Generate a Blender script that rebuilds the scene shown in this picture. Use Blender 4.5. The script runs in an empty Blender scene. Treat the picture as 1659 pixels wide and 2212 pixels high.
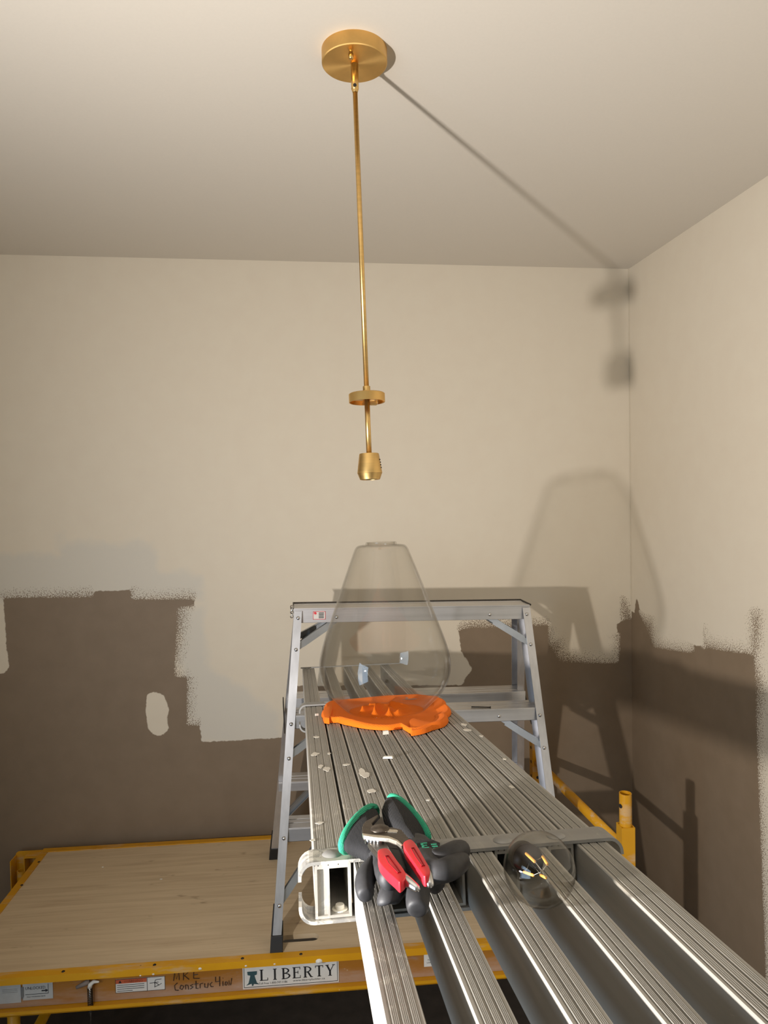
import bpy, bmesh, math, random
import numpy as np
from mathutils import Vector, Matrix
from math import sin, cos, pi, radians, sqrt, atan2

random.seed(7)
rng = np.random.RandomState(7)
SC = bpy.context.scene
COL = SC.collection

# ------------------------------------------------------------------ camera
CAM = np.array([0.0, 0.0, 1.76])
FPX, PIT, ROL, YAW = 1515.0, -0.030, 0.018, 0.1255
_F = np.array([0, cos(PIT), sin(PIT)]); _U = np.array([0, -sin(PIT), cos(PIT)]); _R = np.array([1.0, 0, 0])
_R, _U = _R * cos(ROL) - _U * sin(ROL), _U * cos(ROL) + _R * sin(ROL)
_T = np.array([[cos(YAW), sin(YAW), 0], [-sin(YAW), cos(YAW), 0], [0, 0, 1]])
CR, CU, CF = _T @ _R, _T @ _U, _T @ _F
cd = bpy.data.cameras.new('camera'); cam = bpy.data.objects.new('camera', cd); COL.objects.link(cam)
M = Matrix.Identity(4)
for i in range(3):
    M[i][0] = CR[i]; M[i][1] = CU[i]; M[i][2] = -CF[i]; M[i][3] = CAM[i]
cam.matrix_world = M
cd.sensor_fit = 'VERTICAL'; cd.sensor_height = 36.0; cd.lens = FPX / 2212 * 36.0
cd.clip_start = 0.02
SC.camera = cam

# ------------------------------------------------------------------ world, lights, exposure
w = bpy.data.worlds.new('world'); SC.world = w; w.use_nodes = True
bg = w.node_tree.nodes['Background']; bg.inputs[0].default_value = (0.35, 0.5, 0.8, 1); bg.inputs[1].default_value = 0.6
LAMP = Vector((-0.696, 0.356, 1.505))
ld = bpy.data.lights.new('work_lamp_light', 'AREA'); ld.shape = 'DISK'; ld.size = 0.05
ld.energy = 37; ld.color = (1.0, 0.945, 0.895)
lo = bpy.data.objects.new('work_lamp_light', ld); COL.objects.link(lo)
lo.location = LAMP
lo.rotation_euler = (Vector((0.89, 0.28, 0.33))).to_track_quat('-Z', 'Y').to_euler()
d = bpy.data.lights.new('window_daylight', 'AREA'); d.shape = 'RECTANGLE'; d.size = 1.95; d.size_y = 1.1      # daylight through the tall window of the left wall
d.energy = 35; d.color = (0.60, 0.79, 1.0)
o = bpy.data.objects.new('window_daylight', d); COL.objects.link(o); o.location = (-1.59, -0.50, 1.18)
o.rotation_euler = (0, -pi / 2, 0)
SC.view_settings.view_transform = 'Standard'; SC.view_settings.look = 'None'
SC.view_settings.gamma = 1.0; SC.view_settings.use_curve_mapping = False
SC.view_settings.exposure = 0.0
SC.cycles.max_bounces = 10; SC.cycles.transparent_max_bounces = 24; SC.cycles.diffuse_bounces = 5; SC.cycles.glossy_bounces = 5

# ------------------------------------------------------------------ survey helpers: photo pixel -> point on a known plane
def ray(x, y): return CF + CR * (x - 829.5) / FPX - CU * (y - 1106) / FPX
def at_plane(x, y, p0, n):
    d = ray(x, y); n = np.array(n, float); t = ((np.array(p0) - CAM) @ n) / (d @ n); return CAM + d * t
XR, YB, ZC = 1.286, 2.572, 2.593          # right wall, back wall, ceiling
XL, YF = -1.6, -2.3
def on_back(x, y): p = at_plane(x, y, (0, YB, 0), (0, 1, 0)); return (p[0], p[2])
def on_right(x, y): p = at_plane(x, y, (XR, 0, 0), (1, 0, 0)); return (p[1], p[2])
KP = 0.284; Q = 0.853
PD = np.array([0, 0.9932, -0.1163]); PN = np.array([0, 0.1163, 0.9932]); PO = CAM - KP * PN
def on_plank(x, y, wz=0.0):
    p = at_plane(x, y, PO + PN * wz, PN) - PO; return (p[0], p @ PD, wz)

# ------------------------------------------------------------------ object helpers
def tag(o, label=None, cat=None, group=None, kind=None):
    if label: o['label'] = label
    if cat: o['category'] = cat
    if group: o['group'] = group
    if kind: o['kind'] = kind
    return o
def empty(name, mat, label, cat, group=None):
    o = bpy.data.objects.new(name, None); COL.objects.link(o); o.empty_display_size = 0.05
    if isinstance(mat, Matrix): o.matrix_world = mat
    else: o.location = mat
    return tag(o, label, cat, group)
def link(name, me, mat, parent=None, smooth=False, bevel=0):
    if mat: me.materials.append(mat)
    if smooth:
        for p in me.polygons: p.use_smooth = True
    o = bpy.data.objects.new(name, me); COL.objects.link(o)
    if parent: o.parent = parent
    if bevel:
        b = o.modifiers.new('bevel', 'BEVEL'); b.width = bevel; b.segments = 2; b.limit_method = 'ANGLE'; b.angle_limit = radians(40)
    return o
class MB:
    """collects shapes into one mesh"""
    def __init__(s): s.v = []; s.f = []
    def add(s, vs, fs):
        n = len(s.v); s.v += [tuple(map(float, v)) for v in vs]; s.f += [tuple(i + n for i in f) for f in fs]; return s
    def box(s, a, b, fr=None):
        (x0, y0, z0), (x1, y1, z1) = a, b
        vs = [(x0, y0, z0), (x1, y0, z0), (x1, y1, z0), (x0, y1, z0), (x0, y0, z1), (x1, y0, z1), (x1, y1, z1), (x0, y1, z1)]
        if fr: vs = [fr(v) for v in vs]
        return s.add(vs, [(0, 3, 2, 1), (4, 5, 6, 7), (0, 1, 5, 4), (1, 2, 6, 5), (2, 3, 7, 6), (3, 0, 4, 7)])
    def hexa(s, lo, hi):
        return s.add(list(lo) + list(hi), [(0, 3, 2, 1), (4, 5, 6, 7), (0, 1, 5, 4), (1, 2, 6, 5), (2, 3, 7, 6), (3, 0, 4, 7)])
    def prism(s, poly, fr):
        """poly 2D list; fr(u,v,t) with t in 0,1"""
        n = len(poly)
        vs = [fr(u, v, 0) for u, v in poly] + [fr(u, v, 1) for u, v in poly]
        fs = [tuple(range(n))[::-1], tuple(range(n, 2 * n))] + [(i, (i + 1) % n, n + (i + 1) % n, n + i) for i in range(n)]
        return s.add(vs, fs)
    def tube(s, pts, r, n=12, cap=True, inner=None):
        pts = [Vector(p) for p in pts]; rs = r if isinstance(r, (list, tuple)) else [r] * len(pts)
        prev = None; rings = []
        for i, p in enumerate(pts):
            t = (pts[min(i + 1, len(pts) - 1)] - pts[max(i - 1, 0)]).normalized()
            if prev is None:
                a = Vector((0, 0, 1)) if abs(t.z) < 0.9 else Vector((1, 0, 0)); u = t.cross(a).normalized()
            else: u = (prev - t * prev.dot(t)).normalized()
            prev = u; v = t.cross(u)
            rings.append([p + (u * cos(2 * pi * k / n) + v * sin(2 * pi * k / n)) * rs[i] for k in range(n)])
        vs = [q for R in rings for q in R]; fs = []
        for i in range(len(pts) - 1):
            for k in range(n):
                fs.append((i * n + k, i * n + (k + 1) % n, (i + 1) * n + (k + 1) % n, (i + 1) * n + k))
        if cap: fs += [tuple(range(n))[::-1], tuple((len(pts) - 1) * n + k for k in range(n))]
        return s.add(vs, fs)
    def lathe(s, prof, n=48, fr=None, close=False):
        """prof list of (r,z)"""
        vs = []; 
        for r, z in prof:
            for k in range(n):
                v = (r * cos(2 * pi * k / n), r * sin(2 * pi * k / n), z); vs.append(fr(v) if fr else v)
        fs = []; m = len(prof)
        for i in range(m if close else m - 1):
            j = (i + 1) % m
            for k in range(n):
                fs.append((i * n + k, i * n + (k + 1) % n, j * n + (k + 1) % n, j * n + k))
        return s.add(vs, fs)
    def mesh(s, name='mesh'):
        me = bpy.data.meshes.new(name); me.from_pydata(s.v, [], s.f); me.update()
        bm = bmesh.new(); bm.from_mesh(me); bmesh.ops.recalc_face_normals(bm, faces=bm.faces); bm.to_mesh(me); bm.free(); return me
    def obj(s, name, mat, parent=None, smooth=False, bevel=0): return link(name, s.mesh(name), mat, parent, smooth, bevel)

# ------------------------------------------------------------------ materials
def srgb(r, g, b):
    f = lambda c: (c / 255 / 12.92) if c / 255 <= 0.04045 else ((c / 255 + 0.055) / 1.055) ** 2.4
    return (f(r), f(g), f(b), 1)
class NT:
    def __init__(s, name):
        s.m = bpy.data.materials.new(name); s.m.use_nodes = True; s.t = s.m.node_tree; s.t.nodes.clear()
        s.out = s.t.nodes.new('ShaderNodeOutputMaterial')
    def n(s, typ, **kw):
        nd = s.t.nodes.new(typ)
        for k, v in kw.items():
            if k in ('ins',):
                for a, b in v.items():
                    if hasattr(b, 'links') or isinstance(b, bpy.types.NodeSocket): s.t.links.new(b, nd.inputs[a])
                    else: nd.inputs[a].default_value = b
            else: setattr(nd, k, v)
        return nd
    def math(s, op, a, b=None, c=None, clamp=False):
        nd = s.n('ShaderNodeMath', operation=op, use_clamp=clamp)
        for i, x in enumerate((a, b, c)):
            if x is None: continue
            if isinstance(x, bpy.types.NodeSocket): s.t.links.new(x, nd.inputs[i])
            else: nd.inputs[i].default_value = x
        return nd.outputs[0]
    def obj(s): return s.n('ShaderNodeTexCoord').outputs['Object']
    def scale(s, vec, sc):
        return s.n('ShaderNodeMapping', ins={'Vector': vec, 'Scale': sc}).outputs[0]
    def noise(s, vec, sc, det=3, rough=0.55, dist=0):
        return s.n('ShaderNodeTexNoise', ins={'Vector': vec, 'Scale': sc, 'Detail': det, 'Roughness': rough, 'Distortion': dist}).outputs[0]
    def ramp(s, fac, stops):
        nd = s.n('ShaderNodeValToRGB', ins={0: fac}); cr = nd.color_ramp
        while len(cr.elements) < len(stops): cr.elements.new(0.5)
        for e, (p, c) in zip(cr.elements, stops): e.position = p; e.color = c if len(c) == 4 else (*c, 1)
        return nd.outputs[0]
    def smooth(s, x, a, b):
        return s.n('ShaderNodeMapRange', interpolation_type='SMOOTHSTEP', ins={0: x, 1: a, 2: b, 3: 0.0, 4: 1.0}).outputs[0]
    def mix(s, f, a, b, blend='MIX'):
        nd = s.n('ShaderNodeMix', data_type='RGBA', blend_type=blend)
        for i, x in ((0, f), (6, a), (7, b)):
            if isinstance(x, bpy.types.NodeSocket): s.t.links.new(x, nd.inputs[i])
            else: nd.inputs[i].default_value = x
        return nd.outputs[2]
    def bsdf(s, col, rough=0.5, metal=0.0, bump=None, bstr=0.3, bdist=0.002, **kw):
        b = s.n('ShaderNodeBsdfPrincipled'); 
        for k, x in (('Base Color', col), ('Roughness', rough), ('Metallic', metal)):
            if isinstance(x, bpy.types.NodeSocket): s.t.links.new(x, b.inputs[k])
            else: b.inputs[k].default_value = x
        for k, x in kw.items(): b.inputs[k.replace('_', ' ')].default_value = x
        if bump is not None:
            bn = s.n('ShaderNodeBump', ins={'Height': bump, 'Strength': bstr, 'Distance': bdist}); s.t.links.new(bn.outputs[0], b.inputs['Normal'])
        s.t.links.new(b.outputs[0], s.out.inputs[0]); return b
def simple(name, col, rough=0.5, metal=0.0, nscale=40, var=0.12, bstr=0.15, bdist=0.001):
    t = NT(name); o = t.obj(); n = t.noise(o, nscale, 4)
    c2 = tuple(x * (1 - var) for x in col[:3]) + (1,); c1 = tuple(min(1, x * (1 + var)) for x in col[:3]) + (1,)
    t.bsdf(t.ramp(n, [(0.3, c2), (0.7, c1)]), rough, metal, n, bstr, bdist); return t.m

def paint_mat(name):
    t = NT(name); o = t.obj()
    sd = t.n('ShaderNodeAttribute', attribute_name='paint').outputs['Fac']
    rg = t.n('ShaderNodeAttribute', attribute_name='rough').outputs['Fac']
    ct = t.n('ShaderNodeAttribute', attribute_name='coat').outputs['Fac']
    n1 = t.noise(o, 60, 3); n2 = t.noise(o, 290, 2, 0.6); n0 = t.noise(o, 14, 4)
    w1 = t.math('MULTIPLY', t.math('SUBTRACT', n1, 0.5), 0.012)
    st = t.math('MULTIPLY', t.math('MULTIPLY', t.math('SUBTRACT', n2, 0.455), rg), 0.25)
    v = t.math('ADD', t.math('ADD', sd, w1), st)
    cov = t.smooth(v, -0.0015, 0.0022)
    light = t.ramp(n0, [(0.3, srgb(216, 204, 184)), (0.7, srgb(218, 207, 187))])
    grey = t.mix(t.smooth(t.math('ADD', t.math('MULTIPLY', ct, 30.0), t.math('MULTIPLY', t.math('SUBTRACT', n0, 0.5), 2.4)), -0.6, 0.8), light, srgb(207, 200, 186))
    brown = t.ramp(n0, [(0.3, srgb(125, 107, 86)), (0.7, srgb(131, 113, 92))])
    col = t.mix(cov, brown, grey)
    bump = t.math('ADD', t.math('MULTIPLY', t.noise(o, 260, 3), 0.5), t.math('MULTIPLY', cov, 0.6))
    t.bsdf(col, 0.62, 0, bump, 0.25, 0.0008); return t.m

M_ceil = simple('ceiling_paint', srgb(212, 204, 191), 0.85, 0, 160, 0.01, 0.1, 0.0005)
M_wall = paint_mat('two_tone_wall_paint')
M_plainwall = simple('plain_wall_paint', srgb(200, 188, 166), 0.7, 0, 90, 0.03)
M_floor = simple('dark_floor', srgb(70, 62, 54), 0.7, 0, 20, 0.2)
M_white = simple('white_trim_paint', srgb(225, 222, 214), 0.45)

def alu(name, base, rough, metal=0.9, streak=(2, 60, 60), paint=0.0, grime=0.0, aniso=0.0):
    t = NT(name); o = t.obj()
    ns = t.noise(t.scale(o, streak), 1.0, 4, 0.6); nb = t.noise(o, 9, 4)
    c = t.ramp(t.math('ADD', t.math('MULTIPLY', ns, 0.6), t.math('MULTIPLY', nb, 0.4)), [(0.3, tuple(x * 0.82 for x in base[:3])), (0.7, tuple(min(1, x * 1.12) for x in base[:3]))])
    m = metal; r = rough
    if paint or grime:
        spl = t.noise(o, 38, 5, 0.7, 0.6); cover = t.noise(o, 5.5, 2)
        sep = t.n('ShaderNodeSeparateXYZ', ins={0: o})
        dx = t.math('SUBTRACT', sep.outputs[0], 0.03); dy = t.math('MULTIPLY', t.math('SUBTRACT', sep.outputs[1], 0.72), 0.42)
        dist = t.math('SQRT', t.math('ADD', t.math('MULTIPLY', dx, dx), t.math('MULTIPLY', dy, dy)))
        bias = t.math('MULTIPLY', t.math('SUBTRACT', 1.0, t.smooth(dist, 0.0, 0.20)), paint)
        v = t.math('ADD', t.math('ADD', spl, t.math('MULTIPLY', cover, 0.25)), bias)
        msk = t.smooth(v, 0.80, 0.92)
        dust = t.smooth(t.math('ADD', t.noise(t.scale(o, (30, 3, 30)), 1.6, 5, 0.7), t.math('MULTIPLY', bias, 0.5)), 0.5, 0.95)
        c = t.mix(t.math('MULTIPLY', dust, 0.55), c, srgb(196, 188, 174)); c = t.mix(msk, c, srgb(186, 181, 170))
        mm = t.math('MULTIPLY', t.math('SUBTRACT', 1.0, t.math('MAXIMUM', msk, t.math('MULTIPLY', dust, 0.6))), metal)
        b = t.bsdf(c, rough, mm, t.math('ADD', ns, msk), 0.2, 0.0006)
    else: t.bsdf(c, rough, metal, ns, 0.1, 0.0004)
    if aniso:
        b = [q for q in t.t.nodes if q.type == 'BSDF_PRINCIPLED'][0]; b.inputs['Anisotropic'].default_value = aniso
        t.t.links.new(t.n('ShaderNodeTangent', direction_type='RADIAL', axis='Z').outputs[0], b.inputs['Tangent'])
    return t.m
M_rail = alu('ribbed_plank_aluminium', srgb(168, 164, 156), 0.5, 0.2, (90, 2.0, 60), paint=0.20)
M_bar = alu('worn_crossbar_aluminium', srgb(150, 149, 146), 0.45, 0.4, (6, 40, 40), paint=0.26)
M_lad = alu('ladder_aluminium', srgb(205, 205, 208), 0.34, 0.85, (60, 60, 3))
M_step = alu('step_aluminium', srgb(205, 204, 205), 0.36, 0.8, (3, 60, 60))
M_zinc = alu('zinc_brace', srgb(168, 172, 176), 0.42, 0.85, (20, 20, 20))
M_steel = alu('rivet_steel', srgb(215, 215, 215), 0.2, 1.0, (20, 20, 20))
M_black = simple('black_rubber', srgb(26, 25, 25), 0.6)
M_dark = simple('dark_steel', srgb(58, 54, 50), 0.4, 0.8)
M_brass = alu('brushed_brass', (0.74, 0.49, 0.185), 0.36, 1.0, (8, 8, 120))
M_brass2 = alu('brushed_brass_disc', (0.73, 0.46, 0.16), 0.38, 1.0, (20, 20, 20), aniso=0.75)

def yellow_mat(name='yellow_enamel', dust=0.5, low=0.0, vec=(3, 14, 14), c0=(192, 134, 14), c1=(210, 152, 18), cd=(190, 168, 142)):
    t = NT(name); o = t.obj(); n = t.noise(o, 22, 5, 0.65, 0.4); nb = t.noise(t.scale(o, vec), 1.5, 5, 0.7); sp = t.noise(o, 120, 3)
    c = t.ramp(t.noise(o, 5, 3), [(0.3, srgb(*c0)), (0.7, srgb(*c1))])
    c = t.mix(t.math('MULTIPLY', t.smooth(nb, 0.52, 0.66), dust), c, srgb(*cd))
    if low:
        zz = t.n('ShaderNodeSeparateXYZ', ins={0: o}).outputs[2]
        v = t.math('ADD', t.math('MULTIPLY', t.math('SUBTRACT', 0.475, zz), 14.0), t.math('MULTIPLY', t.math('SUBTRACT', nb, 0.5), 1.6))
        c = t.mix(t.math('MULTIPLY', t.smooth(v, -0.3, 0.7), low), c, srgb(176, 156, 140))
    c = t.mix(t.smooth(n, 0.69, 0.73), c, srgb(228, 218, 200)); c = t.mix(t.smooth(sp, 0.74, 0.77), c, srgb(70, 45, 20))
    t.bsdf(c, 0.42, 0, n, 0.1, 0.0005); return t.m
M_yel = yellow_mat(); M_yelweb = yellow_mat('shaded_dusty_yellow_web', 0.9, 0.8, (3, 14, 14), (148, 94, 28), (160, 106, 34), (142, 116, 98)); M_yeldirty = yellow_mat('paint_smeared_yellow', 1.0, 0.0, (14, 7, 14))  # web copy: yellow darkened to paint in shade under the lip, plus dust
def ply_mat():
    t = NT('plywood_deck'); o = t.obj()
    g = t.noise(t.scale(o, (1.6, 34, 1)), 1.6, 6, 0.62, 0.7); k = t.noise(t.scale(o, (9, 24, 1)), 1.0, 3); b = t.noise(o, 2.5, 2)
    c = t.ramp(g, [(0.28, srgb(182, 158, 128)), (0.5, srgb(200, 178, 146)), (0.75, srgb(212, 190, 158))])
    c = t.mix(t.math('MULTIPLY', t.smooth(k, 0.66, 0.76), 0.6), c, srgb(112, 90, 64)); c = t.mix(t.math('MULTIPLY', b, 0.25), c, srgb(170, 150, 118))
    t.bsdf(c, 0.6, 0, g, 0.15, 0.0006); return t.m
M_ply = ply_mat()
def glass_mat(name, tint, power, refl=1.0):
    t = NT(name)
    tr = t.n('ShaderNodeBsdfTransparent', ins={0: tint}); gl = t.n('ShaderNodeBsdfGlossy', ins={'Color': (1, 1, 1, 1), 'Roughness': 0.015})
    lw = t.n('ShaderNodeLayerWeight', ins={'Blend': 0.5}).outputs['Facing']
    fr = t.math('ADD', t.math('MULTIPLY', t.math('POWER', lw, 5.0), 0.5), 0.028)
    edge = t.math('POWER', lw, power)
    tr2 = t.n('ShaderNodeBsdfTransparent', ins={0: (0.66, 0.65, 0.63, 1)})
    mt = t.n('ShaderNodeMixShader', ins={0: edge, 1: tr.outputs[0], 2: tr2.outputs[0]})
    fac = t.math('MULTIPLY', fr, refl, clamp=True)
    mx = t.n('ShaderNodeMixShader', ins={0: fac, 1: mt.outputs[0], 2: gl.outputs[0]})
    t.t.links.new(mx.outputs[0], t.out.inputs[0]); return t.m
M_glass = glass_mat('clear_blown_glass', (0.953, 0.949, 0.939, 1), 5.0, 1.1)
M_bulbglass = glass_mat('clear_bulb_glass', (0.975, 0.97, 0.955, 1), 4.0)
def cloth_mat():
    t = NT('orange_microfibre'); o = t.obj()
    wv = t.n('ShaderNodeTexWave', wave_type='BANDS', bands_direction='DIAGONAL', ins={'Vector': o, 'Scale': 170.0, 'Distortion': 1.2, 'Detail': 1.0}).outputs['Fac']
    n = t.noise(o, 30, 3)
    c = t.mix(wv, srgb(232, 98, 0), srgb(255, 138, 6)); c = t.mix(t.math('MULTIPLY', n, 0.4), c, srgb(248, 112, 4))
    t.bsdf(c, 0.9, 0, wv, 0.6, 0.0012, Sheen_Weight=0.0); return t.m
M_cloth = cloth_mat()
def knit_mat(name, c0, c1, sc=260.0, rot=0.0):
    t = NT(name); o = t.obj()
    v = t.n('ShaderNodeMapping', ins={'Vector': o, 'Rotation': (0, 0, rot)}).outputs[0]
    wv = t.n('ShaderNodeTexWave', wave_type='BANDS', bands_direction='X', ins={'Vector': v, 'Scale': sc, 'Distortion': 0.6}).outputs['Fac']
    t.bsdf(t.mix(wv, c0, c1), 0.9, 0, wv, 0.6, 0.0012); return t.m
M_knit = knit_mat('black_ribbed_knit', (0.004, 0.004, 0.005, 1), (0.022, 0.022, 0.024, 1))
M_green = knit_mat('green_overlock_stitch', srgb(20, 120, 90), srgb(64, 200, 156), 330.0, 0.5)
M_nitrile = simple('black_nitrile_coating', srgb(46, 46, 48), 0.58, 0, 90, 0.35, 0.3, 0.0008)
M_red = simple('red_grip', srgb(222, 34, 48), 0.33, 0, 60, 0.06, 0.1)
M_plier = simple('forged_tool_steel', srgb(92, 84, 76), 0.36, 0.85, 200, 0.2, 0.2)
M_plierbright = simple('ground_steel_edge', srgb(225, 218, 204), 0.25, 0.9, 200, 0.1)
M_chip = simple('plaster_chip', srgb(212, 206, 194), 0.8)
M_ink = simple('black_ink', srgb(24, 24, 26), 0.6); M_ink.name = 'black_ink'
M_label = simple('white_label', srgb(206, 202, 194), 0.5, 0, 30, 0.05)
M_labelgrey = simple('grey_label', srgb(176, 176, 172), 0.5, 0, 30, 0.08)
M_redink = simple('red_ink', srgb(205, 40, 52), 0.5); M_orangeink = simple('faded_orange_ink', srgb(176, 84, 50), 0.5)
M_teal = simple('dark_teal_ink', srgb(46, 74, 78), 0.5)
M_fil = NT('amber_led_filament'); M_fil.bsdf(srgb(244, 176, 84), 0.5); M_fil = M_fil.m
M_darkplastic = simple('dark_bulb_base', srgb(40, 30, 26), 0.3, 0.4)

# ------------------------------------------------------------------ room
def sd_poly(P, poly):
    """signed distance, positive inside"""
    poly = np.array(poly); d = np.full(len(P), 1e9); ins = np.zeros(len(P), bool)
    for i in range(len(poly)):
        a, b = poly[i], poly[(i + 1) % len(poly)]; e = b - a; wv = P - a
        t = np.clip((wv @ e) / (e @ e + 1e-12), 0, 1); q = wv - t[:, None] * e; d = np.minimum(d, np.hypot(q[:, 0], q[:, 1]))
        c1 = (a[1] <= P[:, 1]) & (b[1] > P[:, 1]); c2 = (a[1] > P[:, 1]) & (b[1] <= P[:, 1])
        cr = e[0] * wv[:, 1] - e[1] * wv[:, 0]; ins ^= (c1 & (cr > 0)) | (c2 & (cr < 0))
    return np.where(ins, d, -d)
def soft(P, polys):
    r = np.full(len(P), -1.0)
    for q in polys: r = np.maximum(r, sd_poly(P, q))
    return r
def painted_wall(name, us, zs, fr, brown, lights, rough, coat):
    U, Z = np.meshgrid(us, zs); P = np.stack([U.ravel(), Z.ravel()], 1); nu, nz = len(us), len(zs)
    idx = np.arange(nu * nz).reshape(nz, nu)
    F = np.stack([idx[:-1, :-1], idx[:-1, 1:], idx[1:, 1:], idx[1:, :-1]], -1).reshape(-1, 4)
    me = bpy.data.meshes.new(name); me.from_pydata([fr(u, z) for u, z in P], [], F.tolist()); me.update()
    s = -soft(P, brown)
    if lights: s = np.maximum(s, soft(P, lights))
    for nm, arr in (('paint', np.clip(s, -0.3, 0.3)), ('rough', np.clip((soft(P, rough) + 0.006) / 0.012, 0, 1)), ('coat', np.clip(soft(P, coat), -0.06, 0.06))):
        a = me.attributes.new(nm, 'FLOAT', 'POINT'); a.data.foreach_set('value', arr.astype(np.float32))
    me.materials.append(M_wall); o = bpy.data.objects.new(name, me); COL.objects.link(o); o['kind'] = 'structure'; return o
bk = lambda pts: [on_back(*p) for p in pts]
rt = lambda pts: [on_right(*p) for p in pts]
xc, zlo = XR + 0.3, -0.3
b_main = bk([(6, 1286), (90, 1284), (186, 1279), (287, 1274), (289, 1289), (350, 1288), (420, 1284), (421, 1295), (416, 1312), (401, 1314), (397, 1354), (388, 1413), (382, 1447), (386, 1458),
             (411, 1462), (409, 1559), (432, 1561), (435, 1603), (506, 1600), (603, 1594), (622, 1590), (626, 1482), (1000, 1480), (1003, 1468), (1021, 1445), (996, 1406), (994, 1386), (988, 1353), (1015, 1341),
             (1052, 1339), (1120, 1343), (1187, 1341), (1191, 1383), (1212, 1385), (1216, 1407), (1238, 1417), (1278, 1423), (1314, 1427), (1332, 1425), (1333, 1347), (1341, 1345), (1341, 1292),
             (1346, 1288), (1357, 1307), (1370, 1323)]) + [(xc, 1.3), (xc, zlo), (XL - 0.2, zlo)] + [(XL - 0.2, 1.2)] + bk([(-60, 1440), (0, 1456), (9, 1455), (20, 1440), (15, 1400), (10, 1330)])
patch = bk([(318, 1500), (335, 1493), (355, 1505), (366, 1530), (361, 1555), (365, 1575), (350, 1590), (330, 1587), (318, 1570), (314, 1530)])
faint = bk([(296, 1522), (330, 1490), (370, 1512), (372, 1560), (345, 1596), (306, 1584)])
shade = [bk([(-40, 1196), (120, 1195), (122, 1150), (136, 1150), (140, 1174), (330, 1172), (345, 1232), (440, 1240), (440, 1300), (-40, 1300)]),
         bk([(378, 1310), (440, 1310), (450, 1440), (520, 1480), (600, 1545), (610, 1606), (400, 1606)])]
rough_b = [bk(q) for q in ([(0, 1264), (200, 1262), (200, 1290), (0, 1290)], [(285, 1262), (424, 1264), (424, 1294), (285, 1294)], [(380, 1310), (420, 1312), (412, 1462), (378, 1460)],
                           [(405, 1458), (432, 1460), (434, 1566), (405, 1566)], [(1186, 1352), (1340, 1370), (1336, 1432), (1210, 1432), (1186, 1400)],
                           [(990, 1330), (1186, 1330), (1186, 1350), (990, 1360)], [(1340, 1285), (1372, 1300), (1372, 1340), (1340, 1340)])]
def lines(lo, a, b, hi, st, coarse=0.25):
    L = list(np.arange(lo, a, coarse)) + list(np.arange(a, b, st)) + list(np.arange(b, hi, coarse)) + [hi]
    return np.array(sorted(set(np.round(L, 5))))
painted_wall('wall_back', lines(XL, -1.42, XR, XR, 0.0105), lines(0, 0.78, 1.75, ZC, 0.0095), lambda u, z: (u, YB, z), [b_main], [patch], rough_b, shade)
r_main = rt([(1371, 1323), (1375, 1288), (1383, 1320), (1397, 1335), (1409, 1339), (1415, 1383), (1437, 1391), (1489, 1401), (1491, 1393), (1520, 1397), (1521, 1363), (1524, 1383), (1572, 1397), (1622, 1405),
             (1623, 1321), (1640, 1321), (1644, 1351), (1636, 1427), (1651, 1479), (1642, 1559), (1644, 1638), (1646, 1718), (1650, 1797), (1652, 1900), (1660, 2050)]) 
r_main = [(YB + 0.3, 1.3)] + r_main + [(r_main[-1][0], zlo), (YB + 0.3, zlo)]
rough_r = [rt(q) for q in ([(1518, 1340), (1625, 1316), (1625, 1412), (1518, 1400)], [(1378, 1318), (1420, 1330), (1500, 1398), (1500, 1410), (1412, 1400)], [(1620, 1310), (1659, 1310), (1690, 2100), (1655, 2100), (1628, 1430)])]
sh_r = [rt([(1480, 1190), (1560, 1220), (1600, 1330), (1560, 1400), (1440, 1390), (1440, 1250)])]
r_spot = rt([(1397, 1222), (1414, 1230), (1421, 1330), (1402, 1336)])
painted_wall('wall_right', lines(YF, 1.2, YB, YB, 0.0105), lines(0, 0.60, 1.75, ZC, 0.0095), lambda u, z: (XR, u, z), [r_main], [], rough_r, [])
def slab(name, a, b, mat): o = MB().box(a, b).obj(name, mat); o['kind'] = 'structure'; return o
slab('floor', (XL, YF, -0.1), (XR, YB, 0), M_floor)
slab('ceiling', (XL, YF, ZC), (XR, YB, ZC + 0.1), M_ceil)
slab('wall_front', (XL, YF - 0.1, 0), (XR, YF, ZC), M_plainwall)
wa, wb, z0, z1 = -1.1, 0.1, 0.15, 2.2                                # left wall with a tall window opening
mb = MB(); mb.box((XL - 0.1, YF, 0), (XL, wa, ZC)).box((XL - 0.1, wb, 0), (XL, YB, ZC)).box((XL - 0.1, wa, 0), (XL, wb, z0)).box((XL - 0.1, wa, z1), (XL, wb, ZC))
o = mb.obj('wall_left', M_plainwall); o['kind'] = 'structure'
m = MB()
for q in (((wa, z0), (wa + .05, z1)), ((wb - .05, z0), (wb, z1)), ((wa, z0), (wb, z0 + .05)), ((wa, z1 - .05), (wb, z1))): m.box((XL - 0.08, q[0][0], q[0][1]), (XL - 0.02, q[1][0], q[1][1]))
o = m.obj('window_1', M_white); o['kind'] = 'structure'
# thin caulk bead running down the corner
o = MB().tube([(XR - 0.001, YB - 0.001, 1.25), (XR - 0.001, YB - 0.001, ZC)], 0.0022, 8).obj('trim_1', M_plainwall); o['kind'] = 'structure'

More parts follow.
